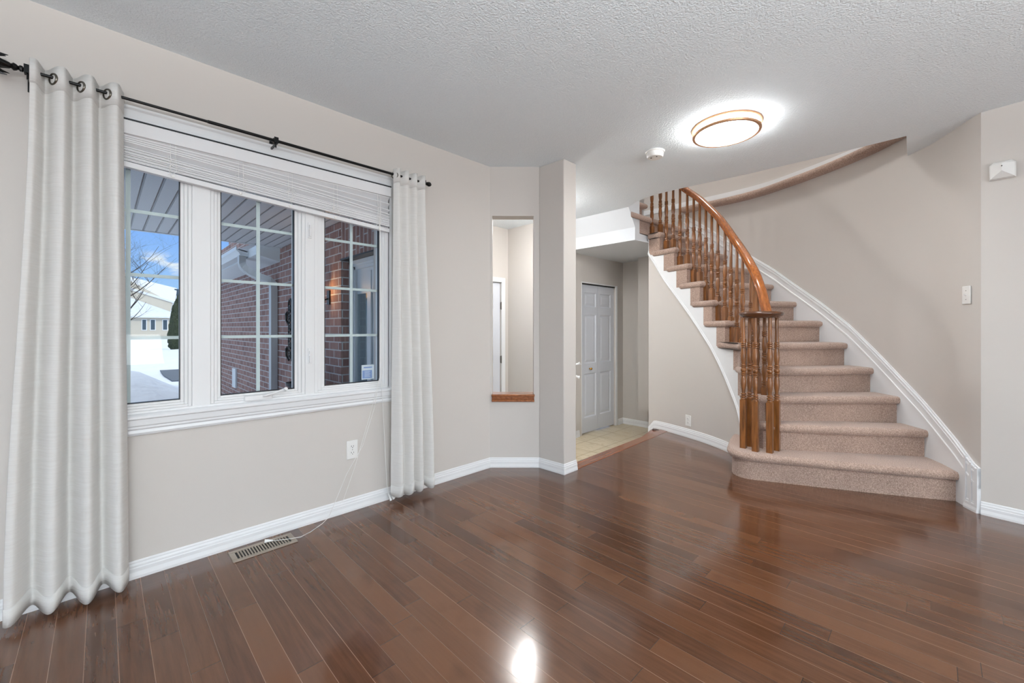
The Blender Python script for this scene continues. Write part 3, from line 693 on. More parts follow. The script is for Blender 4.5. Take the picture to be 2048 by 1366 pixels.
# casing and stool around the window
mb = MB()
CP = [(0,0),(.0,.014),(.012,.018),(.022,.014),(.05,.010),(.058,.016),(.068,.016),(.070,0)]
def casing_path(pts, closed=False):
    """profile in the wall plane (outward offset, thickness)"""
    vs = []; n = len(pts)
    for i, (y, z, oy, oz) in enumerate(pts): vs += [(-2.54+th, y+oy*d, z+oz*d) for d, th in CP]
    m = len(CP); mb.add(vs, [(i*m+k, i*m+(k+1)%m, (i+1)*m+(k+1)%m, (i+1)*m+k) for i in range(n-1) for k in range(m)])
casing_path([(-.130,.74,-1,0),(-.130,2.058,-1,1),(1.352,2.058,1,1),(1.352,.74,1,0)])
mb.build('casing', white_m, w_o)
mb = MB(); mb.extrude([(-2.54,-.195,.644),(-2.530,-.195,.644),(-2.524,-.195,.655),(-2.528,-.195,.668),(-2.520,-.195,.676),(-2.520,-.195,.684),(-2.514,-.195,.690),(-2.510,-.195,.716),(-2.503,-.195,.722),(-2.503,-.195,.732),(-2.510,-.195,.738),(-2.54,-.195,.745)], (0,1.615,0)); mb.build('window_sill', white_m, w_o)
# latches and crank
for zz in (1.692, .968):
    mb = MB().box((-2.531,.842,zz-.045),(-2.524,.862,zz+.045)); mb.box((-2.526,.846,zz-.036),(-2.512,.857,zz+.030)); mb.tube([(-2.52,.852,zz+.02),(-2.505,.842,zz)], .0035, 8); mb.build('latch', vinyl_m, w_o, bevel=.002)
mb = MB().extrude([(-2.531,.525,.748),(-2.518,.530,.748),(-2.512,.58,.748),(-2.518,.655,.748),(-2.531,.66,.748)], (0,0,.026)); op = mb.build('crank_base', vinyl_m, w_o, bevel=.003)
MB().tube([(-2.520,.612,.766),(-2.505,.620,.770),(-2.498,.66,.780),(-2.495,.712,.796)], .006, 10).tube([(-2.497,.712,.793),(-2.482,.714,.800)], [.010,.009], 12).build('crank_handle', vinyl_m, op, smooth=True)
# energy sticker on the right pane
mb = MB().box((-2.566,1.178,.800),(-2.5652,1.262,.893)); st = mb.build('warning_sticker', sticker_m, w_o)
mb = MB().box((-2.5654,1.183,.806),(-2.5649,1.248,.858)); mb.build('sticker_print', sticker_blue_m, st)
mb = MB()
for k in range(5): mb.box((-2.5650,1.198,.815+.0085*k),(-2.5645,1.236-.004*(k%2),.8175+.0085*k))
mb.build('sticker_text_line', sticker_m, st)
MB().box((-2.5654,1.192,.872),(-2.5648,1.248,.880)).build('sticker_heading', sticker_blue_m, st)

# ---------------------------------------------------------------- blind
bl = thing('venetian_blind', (-2.51,.6,1.75), 'white venetian blind raised crookedly over the triple window', 'blind')
MB().box((-2.531,-.125,2.0472),(-2.4885,1.345,2.0530)).build('gasket_and_gap_shade', rubber_shade_m, w_o)  # dark strip standing in for the shadow gap under the casing
MB().box((-2.535,-.125,1.985),(-2.490,1.345,2.047)).build('headrail', blind_m, bl, bevel=.003)
def slat(y0, y1, zl, zr, wd, th, sag=0, tilt=0, n=14, power=1.0):
    mb = MB(); vs = []
    for i in range(n+1):
        u = i/n; y = y0+(y1-y0)*u; zc = zl+(zr-zl)*u**power-sag*math.sin(PI*u)
        for x, dz in ((-wd/2,-th/2-tilt),(wd/2,-th/2+tilt),(wd/2,th/2+tilt),(0,th/2+.0015),(-wd/2,th/2-tilt)): vs.append((-2.512+x, y, zc+dz))
    return mb.add(vs, [(i*5+k, i*5+(k+1)%5, (i+1)*5+(k+1)%5, (i+1)*5+k) for i in range(n) for k in range(5)]+[(4,3,2,1,0), tuple(range(n*5, n*5+5))])
NS = 15
rights = [1.968,1.928,1.888,1.862,1.846]+[1.840-.0052*i for i in range(10)]
for i in range(NS):
    zl = 1.975-.0066*i; zr = rights[i]
    slat(-.120, 1.335, zl, zr, .027, .0044, 0, random.uniform(-.001,.001) if i > 4 else .013-.001*i, power=1.0 if i > 4 else 1.5).build('slat', blind_m, bl)
slat(-.120, 1.335, 1.868, 1.766, .030, .024, 0.004, 0).build('bottom_rail', blind_m, bl, bevel=.002)
cordm = plastic_m
for y in (.235,.505,.738,.985,1.262):
    u = (y+.155)/1.49; zb = 1.868-.102*u
    mb = MB(); rnd = random.Random(int(y*1000))
    for k in range(9):
        z0 = zb+.018+rnd.random()*.09*(1-.2*u); yy = y+rnd.uniform(-.02,.02)
        mb.tube([(-2.497,yy,z0),(-2.490,yy+rnd.uniform(-.018,.018),z0-.012),(-2.496,yy+rnd.uniform(-.012,.012),z0-.024)], .0011, 5)
    mb.tube([(-2.496,y-.010,1.99),(-2.494,y-.008,zb+.02)], .0009, 5).tube([(-2.496,y+.010,1.99),(-2.494,y+.012,zb+.02)], .0009, 5)
    mb.build('ladder_cord', cordm, bl)
    MB().lathe([(.006,0),(.007,.003),(.004,.005)], (-2.497,y,zb-.004), 10, Matrix.Rotation(PI/2, 4, 'Y')).build('cord_button', cordm, bl)
MB().tube([(-2.488,1.268,1.98),(-2.486,1.262,1.6),(-2.487,1.275,1.2),(-2.485,1.272,.8),(-2.487,1.285,.60),(-2.488,1.300,.34),(-2.489,1.312,.12),(-2.485,1.328,.03)], .0014, 6).build('lift_cord', cordm, bl)
MB().tube([(-2.488,1.245,1.98),(-2.486,1.28,1.5),(-2.486,1.268,1.05),(-2.486,1.262,.82),(-2.488,1.225,.62),(-2.489,1.15,.40),(-2.489,1.05,.25),(-2.488,.98,.10),(-2.486,.945,.025),(-2.47,.90,.006),(-2.42,.82,.004),(-2.395,.76,.006),(-2.42,.69,.008),(-2.445,.64,.010)], .0014, 6).build('lift_cord', cordm, bl)
MB().tube([(-2.488,1.258,1.98),(-2.486,1.27,1.45),(-2.486,1.262,.82),(-2.489,1.19,.56),(-2.489,1.10,.28),(-2.488,1.03,.10),(-2.487,1.01,.085)], .0012, 6).build('lift_cord', cordm, bl)
MB().tube([(-2.487,1.322,.055),(-2.482,1.330,.030),(-2.478,1.336,.012)], [.003,.006,.009], 10).build('cord_tassel', cordm, bl, smooth=True)
MB().tube([(-2.484,1.345,.040),(-2.480,1.352,.026),(-2.476,1.355,.015)], [.003,.006,.008], 10).build('cord_tassel', cordm, bl, smooth=True)
MB().tube([(-2.445,.64,.012),(-2.455,.622,.013),(-2.462,.606,.014)], [.003,.007,.010], 10).build('cord_tassel', cordm, bl, smooth=True)

# ---------------------------------------------------------------- curtain rod
RX, RZ = -2.45, 2.121
rod = thing('curtain_rod', (RX,.7,RZ), 'black iron curtain rod with pointed leaf finials above the window', 'curtain rod')
MB().tube([(RX,-.22,RZ),(RX,.36,RZ)], .0062, 12).tube([(RX,.36,RZ),(RX,1.59,RZ)], .0080, 12).build('rod', black_m, rod, smooth=True)
Mf = Matrix.Rotation(PI/2, 4, 'X')
def finial(y, s):
    mb = MB(); pr = [(.006,0),(.012,.004),(.012,.010),(.007,.014),(.013,.020),(.015,.026),(.009,.032),(.012,.036),(.020,.062),(.026,.082),(.022,.105),(.012,.130),(.002,.150)]
    M = Matrix.Rotation(-s*PI/2, 4, 'X'); mb.lathe(pr, (RX,y,RZ), 8, M)
    for k in range(4):
        a = k*PI/2+.3; cx, cz = math.cos(a), math.sin(a)
        mb.tube([(RX+cx*.023,y+s*.078,RZ+cz*.023),(RX+cx*.033,y+s*.070,RZ+cz*.033),(RX+cx*.042,y+s*.058,RZ+cz*.042),(RX+cx*.045,y+s*.040,RZ+cz*.045)], [.010,.007,.005,.001], 6)
    return mb
finial(-.214,-1).build('finial', black_m, rod, smooth=True); MB().lathe([(.006,0),(.012,.004),(.012,.010),(.016,.018),(.014,.030),(.004,.040)], (RX,1.585,RZ), 12, Matrix.Rotation(-PI/2, 4, 'X')).build('finial', black_m, rod, smooth=True)
for y, hh in ((-.204,.018),(.655,.016),(1.565,.016)):
    mb = MB().box((-2.54,y-.008,RZ-.05),(-2.534,y+.008,RZ+.03)); mb.box((-2.54,y-.004,RZ-.022),(RX,y+.004,RZ-.012)); mb.box((RX-.013,y-.010,RZ-.014),(RX+.013,y+.010,RZ-.006)); mb.box((RX+.008,y-.010,RZ-.014),(RX+.014,y+.010,RZ+hh)); mb.box((RX-.014,y-.010,RZ-.014),(RX-.008,y+.010,RZ+hh)); mb.tube([(RX,y,RZ-.035),(RX,y,RZ-.008)], .004, 8)
    mb.build('bracket', black_m, rod)

# ---------------------------------------------------------------- curtains
def curtain(name, label, y0t, y1t, y0b, y1b, peaks, amp_t, amp_b, ztop, seed, zbot=.03, wph=None, rings=(), xo=0):
    r = random.Random(seed); nu, nv = 160, 46
    ct = thing(name, (RX,(y0b+y1b)/2,0), label, 'curtain', None)
    ph = [r.uniform(0, 6.28) for _ in range(4)]
    def P(u, v):
        """u along the width 0..1, v 0 top .. 1 bottom"""
        e = v*v*(3-2*v); y = (y0t+(y1t-y0t)*u)*(1-e)+(y0b+(y1b-y0b)*u)*e
        amp = amp_t+(amp_b-amp_t)*e
        c = (peaks*u+.08*v*math.sin(3*u+ph[1])+(0 if wph is None else wph)) % 1
        fa = .32+.12*v; w = math.cos(PI*c/fa) if c < fa else -math.cos(PI*(c-fa)/(1-fa))
        w = w+.22*(1-w*w)
        x = RX+xo+amp*w+.010*v*math.sin(7*u+ph[2])
        zb = zbot+.012*math.sin(2*PI*peaks*u+ph[3])+.006*math.sin(17*u)
        z = ztop+.006*w*(1-v)-(ztop-zb)*v
        if v == 0: z -= .002
        return Vector((x, y, z))
    def sheet(v0, v1, nv, push=0, trim=False):
        mb = MB(); vs = []
        for j in range(nv+1):
            for i in range(nu+1):
                u = i/nu; v = v0+(v1-v0)*j/nv; p = P(u, v)
                if push:
                    q = P(min(u+.004, 1), v)-P(max(u-.004, 0), v); n = Vector((q.y, -q.x, 0)).normalized(); p = p+n*push
                vs.append(p)
        return mb.add(vs, [(j*(nu+1)+i, j*(nu+1)+i+1, (j+1)*(nu+1)+i+1, (j+1)*(nu+1)+i) for j in range(nv) for i in range(nu)])
    f = sheet(0, 1, nv).build('fabric', curtain_m, ct, smooth=True)
    f.modifiers.new('solid', 'SOLIDIFY').thickness = .0012
    hm = sheet(.968, .999, 2, .0016).build('hem', curtain_m, ct, smooth=True); hm.modifiers.new('solid', 'SOLIDIFY').thickness = .0012
    hh = sheet(.001, .045, 2, .0016).build('top_band', curtain_m, ct, smooth=True); hh.modifiers.new('solid', 'SOLIDIFY').thickness = .0012
    v = (ztop-RZ+.004)/(ztop-zbot)
    for u in rings:
        p = P(u, v); q = (P(u+.006, v)-P(u-.006, v)).normalized(); n = Vector((q.y, -q.x, 0)).normalized(); p.x = p.x*.5+RX*.5
        M = n.to_track_quat('Z', 'Y').to_matrix().to_4x4(); mb = MB(); vs = []; K = 28
        prf = [(.0165,-.004),(.0165,.004),(.019,.006),(.0225,.0055),(.0245,.002),(.0245,-.002),(.0225,-.0055),(.019,-.006)]
        for k in range(K):
            a = 2*PI*k/K
            for rr, zz in prf: vs.append(p+Vector((0,0,-.004))+M.to_3x3() @ Vector((rr*math.cos(a), rr*math.sin(a), zz)))
        m = len(prf); mb.add(vs, [(k*m+i, k*m+(i+1)%m, ((k+1)%K)*m+(i+1)%m, ((k+1)%K)*m+i) for k in range(K) for i in range(m)])
        mb.build('grommet', nickel_m, ct, smooth=True)
    return ct
curtain('curtain', 'wide white sheer curtain on steel rings at the left end of the rod', -.198, .066, -.262, .082, 3.45, .028, .038, 2.160, 3, .028, wph=.85, rings=(.232,.522,.812))
curtain('curtain', 'narrow white sheer curtain gathered at the right end of the rod', 1.335, 1.562, 1.330, 1.625, 3.6, .014, .030, 2.158, 11, .045, wph=.5, rings=(.04,), xo=.012)

# ================================================================ LAMPS, DEVICES
def ceiling_lamp(loc, z, label, em):
    x, y = loc; t = thing('ceiling_light', (x, y, z), label, 'ceiling light')
    MB().lathe([(.205,z),(.205,z-.010),(.198,z-.014),(.150,z-.014)], (x,y,0), 48).build('base_ring', copper_m, t, smooth=True)
    MB().lathe([(.188,z-.012),(.188,z-.044),(.183,z-.050),(.10,z-.064),(.001,z-.068)], (x,y,0), 48).build('diffuser', em, t, smooth=True)
    mb = MB(); K = 48; vs = []; prf = [(.189,z-.040),(.200,z-.040),(.203,z-.046),(.200,z-.053),(.190,z-.056),(.183,z-.0535)]
    for k in range(K):
        a = 2*PI*k/K; vs += [(x+r*math.cos(a), y+r*math.sin(a), zz) for r, zz in prf]
    m = len(prf); mb.add(vs, [(k*m+i, k*m+(i+1)%m, ((k+1)%K)*m+(i+1)%m, ((k+1)%K)*m+i) for k in range(K) for i in range(m)]); mb.build('rim', copper_m, t, smooth=True)
    for k in range(3):
        a = 2*PI*k/3+.5; MB().tube([(x+.196*math.cos(a),y+.196*math.sin(a),z-.008),(x+.196*math.cos(a),y+.196*math.sin(a),z-.045)], .003, 6).build('post', copper_m, t)
    return t
ceiling_lamp((-.954,2.888), H, 'round lit flush ceiling light with two copper rings', diffuser_m)
ceiling_lamp((-2.95,3.163), H, 'round lit flush light on the foyer ceiling behind the wall opening', diffuser_m)
ceiling_lamp((-1.5,4.2), 5.1, 'unseen round flush light added on the upper hall ceiling', diffuser_m)  # fixture added to go with the upper hall fill
t = thing('added_floor_lamp', (2.0,-.7,0), 'added torchiere out of view, filling the ceiling with light', 'lamp')  # stand and bowl added to carry the ceiling fill
MB().lathe([(.15,0),(.15,.02),(.03,.04)], (2.0,-.7,0), 24).build('base', nickel_m, t, smooth=True)
MB().tube([(2.0,-.7,.03),(2.0,-.7,1.27)], .012, 12).build('pole', nickel_m, t, smooth=True)
mb = MB(); K = 32; prf = [(.02,1.25),(.12,1.29),(.18,1.35),(.175,1.355),(.115,1.30),(.02,1.265)]; vs = []
for k in range(K): a = 2*PI*k/K; vs += [(2.0+r*math.cos(a), -.7+r*math.sin(a), zz) for r, zz in prf]
m = len(prf); mb.add(vs, [(k*m+i, k*m+(i+1)%m, ((k+1)%K)*m+(i+1)%m, ((k+1)%K)*m+i) for k in range(K) for i in range(m)]); mb.build('bowl', nickel_m, t, smooth=True)
# smoke alarm
x, y = -1.46, 2.925
t = thing('smoke_alarm', (x,y,H), 'small round white smoke alarm on the ceiling left of the light', 'smoke alarm')
MB().lathe([(.066,H),(.070,H-.004),(.066,H-.010),(.058,H-.011)], (x,y,0), 32).build('mounting_plate', plastic_m, t, smooth=True)
MB().lathe([(.059,H-.010),(.061,H-.016),(.059,H-.038),(.052,H-.046),(.02,H-.048),(.001,H-.048)], (x,y,0), 32).build('housing', plastic_m, t, smooth=True)
MB().lathe([(.006,H-.050),(.006,H-.047)], (x-.02,y-.02,0), 10).build('test_button', dark_m, t); MB().lathe([(.005,H-.050),(.005,H-.047)], (x+.022,y-.018,0), 10).build('indicator', dark_m, t)

def plate_frame(p, tdir):
    """local frame on a wall: columns tangent, up, normal"""
    t = Vector((tdir[0], tdir[1], 0)).normalized(); n = Vector((t.y, -t.x, 0))
    return Matrix(((t.x, 0, n.x, p[0]), (t.y, 0, n.y, p[1]), (0, 1, 0, p[2]), (0, 0, 0, 1)))
def outlet(p, tdir, label):
    M = plate_frame(p, tdir); t = thing('wall_outlet', p, label, 'outlet')
    MB().box((-.035,-.057,0),(.035,.057,.006), M).build('cover_plate', plastic_m, t, bevel=.003)
    for s_ in (1, -1):
        mb = MB(); prf = [(.0165*math.cos(2*PI*k/24), max(-.0125, min(.0125, .0165*math.sin(2*PI*k/24)))) for k in range(24)]
        mb.extrude([tuple(M @ Vector((a, b+s_*.0195, .005))) for a, b in prf], M.to_3x3() @ Vector((0,0,.003))); r = mb.build('receptacle', plastic_m, t)
        mb = MB().box((-.008,.0195*s_-.001,.0075),(-.0055,.0195*s_+.007,.0085), M).box((.0055,.0195*s_-.001,.0075),(.008,.0195*s_+.006,.0085), M).box((-.002,.0195*s_-.009,.0075),(.002,.0195*s_-.0045,.0085), M); mb.build('slot', dark_m, r)
    MB().box((-.002,-.002,.006),(.002,.002,.0075), M).build('screw', nickel_m, t)
outlet((-2.54,1.105,.376), (0,1), 'white duplex outlet on the wall under the window')
qo = inner.x2s(-1.79); po = inner.at(qo); tn = (inner.at(qo+.05)-inner.at(qo-.05)).normalized()
outlet((po.x, po.y, .172), (-tn.x,-tn.y), 'white outlet low on the curved wall under the stairs')
# switch on the curved wall
q_ = outer.x2s(.142); p = outer.at(q_); tn = (outer.at(q_+.03)-outer.at(q_-.03)).normalized()
t = thing('light_switch', (p.x+.0,p.y,1.338), 'white light switch on the wall right of the stairs', 'light switch'); M = plate_frame((p.x,p.y,1.338), (-tn.x,-tn.y))
MB().box((-.035,-.057,0),(.035,.057,.007), M).build('cover_plate', plastic_m, t, bevel=.003)
MB().box((-.005,-.012,.006),(.005,.012,.009), M).box((-.004,-.001,.008),(.004,.010,.018), M).build('toggle', plastic_m, t)
for e in (.026,-.030): MB().box((-.0025,e,.006),(.0025,e+.004,.008), M).build('screw', nickel_m, t)
# motion detector
M = plate_frame((.278,3.795,2.065), (1,-.13)); t = thing('motion_detector', (.278,3.795,2.065), 'white wedge-shaped motion detector high on the right wall', 'motion detector')
mb = MB(); a = .052; vs = [(-a,-.055,0),(a,-.055,0),(a,.035,0),(.035,.052,0),(-.035,.052,0),(-a,.035,0), (-a*.9,-.05,.02),(a*.9,-.05,.02),(a*.9,.03,.022),(.03,.045,.02),(-.03,.045,.02),(-a*.9,.03,.022),(0,-.015,.055),(0,.03,.052)]
mb.add([M @ Vector(v) for v in vs], [(5,4,3,2,1,0),(0,1,7,6),(1,2,8,7),(2,3,9,8),(3,4,10,9),(4,5,11,10),(5,0,6,11),(6,7,12),(7,8,13,12),(8,9,13),(9,10,13),(10,11,13),(11,6,12,13)]); mb.build('housing', plastic_m, t)
MB().lathe([(.003,0),(.003,.004)], tuple(M @ Vector((0,.012,.052))), 8, M.to_3x3().to_4x4()).build('indicator', dark_m, t)
# floor vent
t = thing('floor_vent', (-2.42,.60,0), 'taupe metal floor vent grille under the window', 'floor vent')
x0, x1, y0, y1 = -2.488,-2.362,.448,.738
mb = MB(); zt = .005
mb.box((x0,y0,0),(x0+.024,y1,zt)); mb.box((x1-.024,y0,0),(x1,y1,zt)); mb.box((x0+.024,y0,0),(x1-.024,y0+.024,zt)); mb.box((x0+.024,y1-.024,0),(x1-.024,y1,zt)); mb.build('frame', vent_m, t, bevel=.002)
MB().box((x0+.02,y0+.02,.0004),(x1-.02,y1-.02,.001)).build('duct', dark_m, t)
n = 19
for i in range(1, n): yy = y0+.024+(y1-y0-.048)*i/n; MB().box((x0+.022,yy-.0032,.001),(x1-.022,yy+.0032,.0042)).build('louver', vent_m, t)
# coat hooks on the foyer face of the wall stub
t = thing('coat_hook', (-2.05,2.70,.80), 'white double coat hook on the foyer side of the wall end', 'coat hook')
MB().box((-2.075,2.70,.73),(-2.045,2.706,.86)).build('back_plate', plastic_m, t, bevel=.003)
MB().tube([(-2.06,2.704,.835),(-2.055,2.735,.832),(-2.035,2.765,.838),(-2.026,2.772,.845)], [.007,.007,.011,.016], 10).build('prong', plastic_m, t, smooth=True)
MB().tube([(-2.06,2.704,.775),(-2.055,2.725,.750),(-2.038,2.750,.732),(-2.030,2.760,.728)], [.007,.007,.011,.016], 10).build('prong', plastic_m, t, smooth=True)

# ---------------------------------------------------------------- doors
def panel_slab(origin, tdir, wdt, hgt, th, panels, name, parent, mat):
    """door leaf, moulded panels on the face towards the normal"""
    M = plate_frame(origin, tdir); mb = MB(); us = sorted({0, wdt, *[p[0] for p in panels], *[p[1] for p in panels]}); vsz = sorted({0, hgt, *[p[2] for p in panels], *[p[3] for p in panels]})
    for i in range(len(us)-1):
        for j in range(len(vsz)-1):
            a, b, c, d = us[i], us[i+1], vsz[j], vsz[j+1]
            if any(abs(a-p[0]) < 1e-6 and abs(c-p[2]) < 1e-6 for p in panels):
                rings = [(0,0),(.006,-.002),(.014,-.010),(.024,-.010),(.050,-.003)]
                vs = []
                for e, dz in rings: vs += [(a+e,c+e,dz),(b-e,c+e,dz),(b-e,d-e,dz),(a+e,d-e,dz)]
                fs = [(r*4+k, r*4+(k+1)%4, r*4+4+(k+1)%4, r*4+4+k) for r in range(len(rings)-1) for k in range(4)]+[tuple(range(16,20))]
                mb.add([M @ Vector(v) for v in vs], fs)
            elif not any(p[0]-1e-6 <= a and b <= p[1]+1e-6 and p[2]-1e-6 <= c and d <= p[3]+1e-6 for p in panels):
                mb.add([M @ Vector(v) for v in ((a,c,0),(b,c,0),(b,d,0),(a,d,0))], [(0,1,2,3)])
    mb.box((0,0,-th),(wdt,hgt,-.012), M)
    for a, b, c, d in ((0,.001,0,hgt),(wdt-.001,wdt,0,hgt),(0,wdt,0,.001),(0,wdt,hgt-.001,hgt)): mb.box((a,c,-.012),(b,d,0), M)
    me_o = mb.build(name, mat, parent); return me_o
def empty_struct(name, loc):
    o = bpy.data.objects.new(name, None); C.objects.link(o); o.location = loc; o['kind'] = 'structure'; WL[name] = Vector(loc); return o
# closet bifold (door_1): opening y 4.53..5.36 in the wall x=-3.29, normal +x  => travel along +y gives normal +x
d1 = empty_struct('door_1', (-3.31,4.94,-.3))
six = lambda w_, h_: [(.055,w_-.045,.14,.79),(.055,w_-.045,.93,1.60),(.055,w_-.045,1.70,h_-.11)]
lw = .409
l1 = panel_slab((-3.315,4.538,-.285), (0,1), lw, 2.0, .03, [(.085,lw-.045,.20,.80),(.085,lw-.045,.93,1.60),(.085,lw-.045,1.70,1.90)], 'leaf', d1, door_m)
l2 = panel_slab((-3.315,4.538+lw+.003,-.285), (0,1), lw, 2.0, .03, [(.045,lw-.085,.20,.80),(.045,lw-.085,.93,1.60),(.045,lw-.085,1.70,1.90)], 'leaf', d1, door_m)
MB().lathe([(.010,0),(.008,.006),(.007,.016),(.014,.022),(.017,.030),(.014,.038),(.002,.042)], (-3.315,4.745,.575), 16, Matrix.Rotation(PI/2, 4, 'Y')).build('door_knob', brass_m, l1, smooth=True)
mb = MB().box((-3.38,4.53,1.718),(-3.30,5.36,1.73)).build('track', rubber_shade_m, d1)
mb = MB(); cw = .045; mb.box((-3.29,5.36,-.3),(-3.278,5.36+cw,1.745)).box((-3.30,4.525,-.3),(-3.288,4.538,1.73)).box((-3.29,4.53,1.73),(-3.280,5.36,1.745)).build('door_casing', white_m, d1, bevel=.004)
# garage entry door (door_2) seen through the chamfer opening
d2 = empty_struct('door_2', (-4.0,3.3,-.3))
l = panel_slab((-3.995,2.91,-.29), (0,1), .80, 2.01, .04, [(.11,.36,.22,.80),(.44,.69,.22,.80),(.11,.36,.96,1.56),(.44,.69,.96,1.56),(.11,.36,1.66,1.86),(.44,.69,1.66,1.86)], 'leaf', d2, door_m)
mb = MB().box((-3.98,3.715,-.3),(-3.962,3.775,1.785)).box((-3.98,2.84,-.3),(-3.962,2.90,1.785)).box((-3.98,2.90,1.725),(-3.962,3.715,1.785)).build('door_casing', white_m, d2, bevel=.004)
for zz in (1.42,.72,0): MB().box((-3.992,3.709,zz-.045),(-3.978,3.719,zz+.045)).tube([(-3.974,3.712,zz-.05),(-3.974,3.712,zz+.05)], .006, 8).build('hinge', nickel_m, d2)

# ================================================================ OUTSIDE
GZ = -.45
# exterior wall y=1.6 (garage side wall), normal -y, with the porch opening x -3.92..-2.85
ox = -3.92
gar = thing('garage', (-6.6,1.7,GZ), 'red brick garage side wall with white gutter beyond the porch', 'garage')
wall_panel((-9.7,1.6), (ox,1.6), GZ, 2.6, -.24, [(1.30,1.55,.13,.45)]).build('brick_wall', brick_m, gar)
wall_panel((-9.7,1.84), (-9.7,6.5), GZ, 2.3, -.2).build('front_wall', brick_y_m, gar)
# front door wall set back: lintel, reveal, door
lt = MB().box((ox,1.6,1.775),(-2.80,1.84,2.5)); o = struct(lt.build('wall_porch_lintel', soldier_m))
struct(MB().box((ox-.001,1.602,GZ),(ox+.001,1.70,1.775)).build('wall_porch_reveal', brick_y_m))
struct(MB().box((ox-.06,1.70,GZ),(ox,2.0,H)).build('wall_porch_jamb', brick_y_m))
struct(MB().box((ox-.001,1.59,1.762),(-2.80,1.72,1.776)).build('trim_7', rubber_shade_m))
d3 = empty_struct('door_3', (-3.4,1.72,GZ+.12))
mb = MB()
for a_, b_, yy in ((0,.03,1.675),(.03,.055,1.69),(.055,.08,1.70)):
    mb.box((ox+a_,yy,-.33),(ox+b_,1.76,1.76-a_)); mb.box((ox+a_,yy,1.76-b_),(-2.82,1.76,1.76-a_))
mb.build('door_frame', alu_m, d3)
mb = MB().box((ox+.30,1.715,-.33),(ox+.37,1.755,1.65)).box((ox+.44,1.705,-.33),(ox+.50,1.755,1.50)).box((ox+.44,1.705,1.44),(-2.9,1.755,1.50)); mb.build('mullion', alu_m, d3)
MB().box((ox+.08,1.722,1.45),(-2.85,1.75,1.68)).build('header_panel', alu_m, d3)
mb = MB(); vs = []; K = 40
for i in range(K+1): xx = ox+.08+.22*i/K; vs += [(xx,1.735+.006*math.sin(i*1.1),-.33),(xx,1.735+.006*math.sin(i*1.1),1.50)]
mb.add(vs, [(2*i,2*i+2,2*i+3,2*i+1) for i in range(K)]); c_ = mb.build('sidelight_reflection', reflection_m, d3); c_.modifiers.new('solid', 'SOLIDIFY').thickness = .002  # wavy grey sheet imitating vertical reflections in the door glass
MB().box((ox+.08,1.720,-.33),(ox+.30,1.724,1.50)).build('sidelight_glass', glass_m, d3)
MB().box((ox+.37,1.735,-.33),(ox+.44,1.755,1.45)).build('door_stile', metalgrey_m, d3)
MB().box((ox+.50,1.730,-.33),(-2.9,1.75,1.44)).build('door_leaf', metalgrey_m, d3)
# porch soffit, its beam to the garage
SZ = 2.13
struct(MB().box((-5.70,-3.2,SZ),(-2.80,1.60,SZ+.05)).build('ceiling_porch', soffit_m))
mb = MB().box((-5.74,-3.2,SZ-.005),(-5.70,1.60,SZ+.18)); struct(mb.build('trim_8', alu_m))
mb = MB().extrude([(-5.74,-3.2,SZ+.17),(-2.8,-3.2,SZ+1.2),(-2.8,-3.2,SZ+.12),(-5.74,-3.2,SZ+.06)], (0,4.8,0)); struct(mb.build('ceiling_porch_roof', snow_m))
# eave of the garage: fascia, soffit box, gutter with snow
mb = MB().extrude([(-10.4,1.60,1.965),(-10.4,1.34,2.03),(-10.4,1.34,2.14),(-10.4,1.60,2.14)], (4.59,0,0)); mb.build('eave_box', alu_m, gar)
mb = MB().extrude([(-10.4,1.34,2.045),(-10.4,1.25,2.055),(-10.4,1.235,2.09),(-10.4,1.205,2.12),(-10.4,1.205,2.165),(-10.4,1.215,2.165),(-10.4,1.22,2.125),(-10.4,1.33,2.10),(-10.4,1.34,2.165)], (4.20,0,0)); mb.build('gutter', alu_m, gar, bevel=.003)
mb = MB().extrude([(-10.4,1.33,2.12),(-10.4,1.23,2.135),(-10.4,1.9,2.50),(-10.4,1.9,2.14)], (4.2,0,0)); mb.build('roof_snow', snow_m, gar)
wall_panel((-11.0,2.0), (-5.5,2.0), 2.14, 4.6, -.2).build('upper_wall', brick_m, gar)
# downspout
def recttube(mb, path, wx, wy):
    P = [Vector(p) for p in path]; vs = []
    for i, p in enumerate(P):
        T = (P[min(i+1,len(P)-1)]-P[max(i-1,0)]).normalized(); X = Vector((1,0,0)); Xp = (X-T*X.dot(T)).normalized(); Yp = T.cross(Xp).normalized()
        vs += [p+Xp*a*wx/2+Yp*b*wy/2 for a, b in ((-1,-1),(1,-1),(1,1),(-1,1))]
    return mb.add(vs, [(i*4+k, i*4+(k+1)%4, (i+1)*4+(k+1)%4, (i+1)*4+k) for i in range(len(P)-1) for k in range(4)]+[(3,2,1,0), tuple(range(len(P)*4-4, len(P)*4))])
dsx = -5.93
recttube(MB(), [(-6.27,1.28,2.06),(-6.27,1.28,1.98),(-6.25,1.285,1.93),(-6.20,1.31,1.88),(-6.12,1.37,1.82),(-6.02,1.46,1.765),(-5.95,1.525,1.73),(dsx,1.552,1.69),(dsx,1.556,1.62),(dsx,1.556,GZ)], .10, .075).build('downspout', down_m, gar)
MB().box((-8.40,1.575,.13),(-8.15,1.60,.45)).build('vent_cover', alu_m, gar)
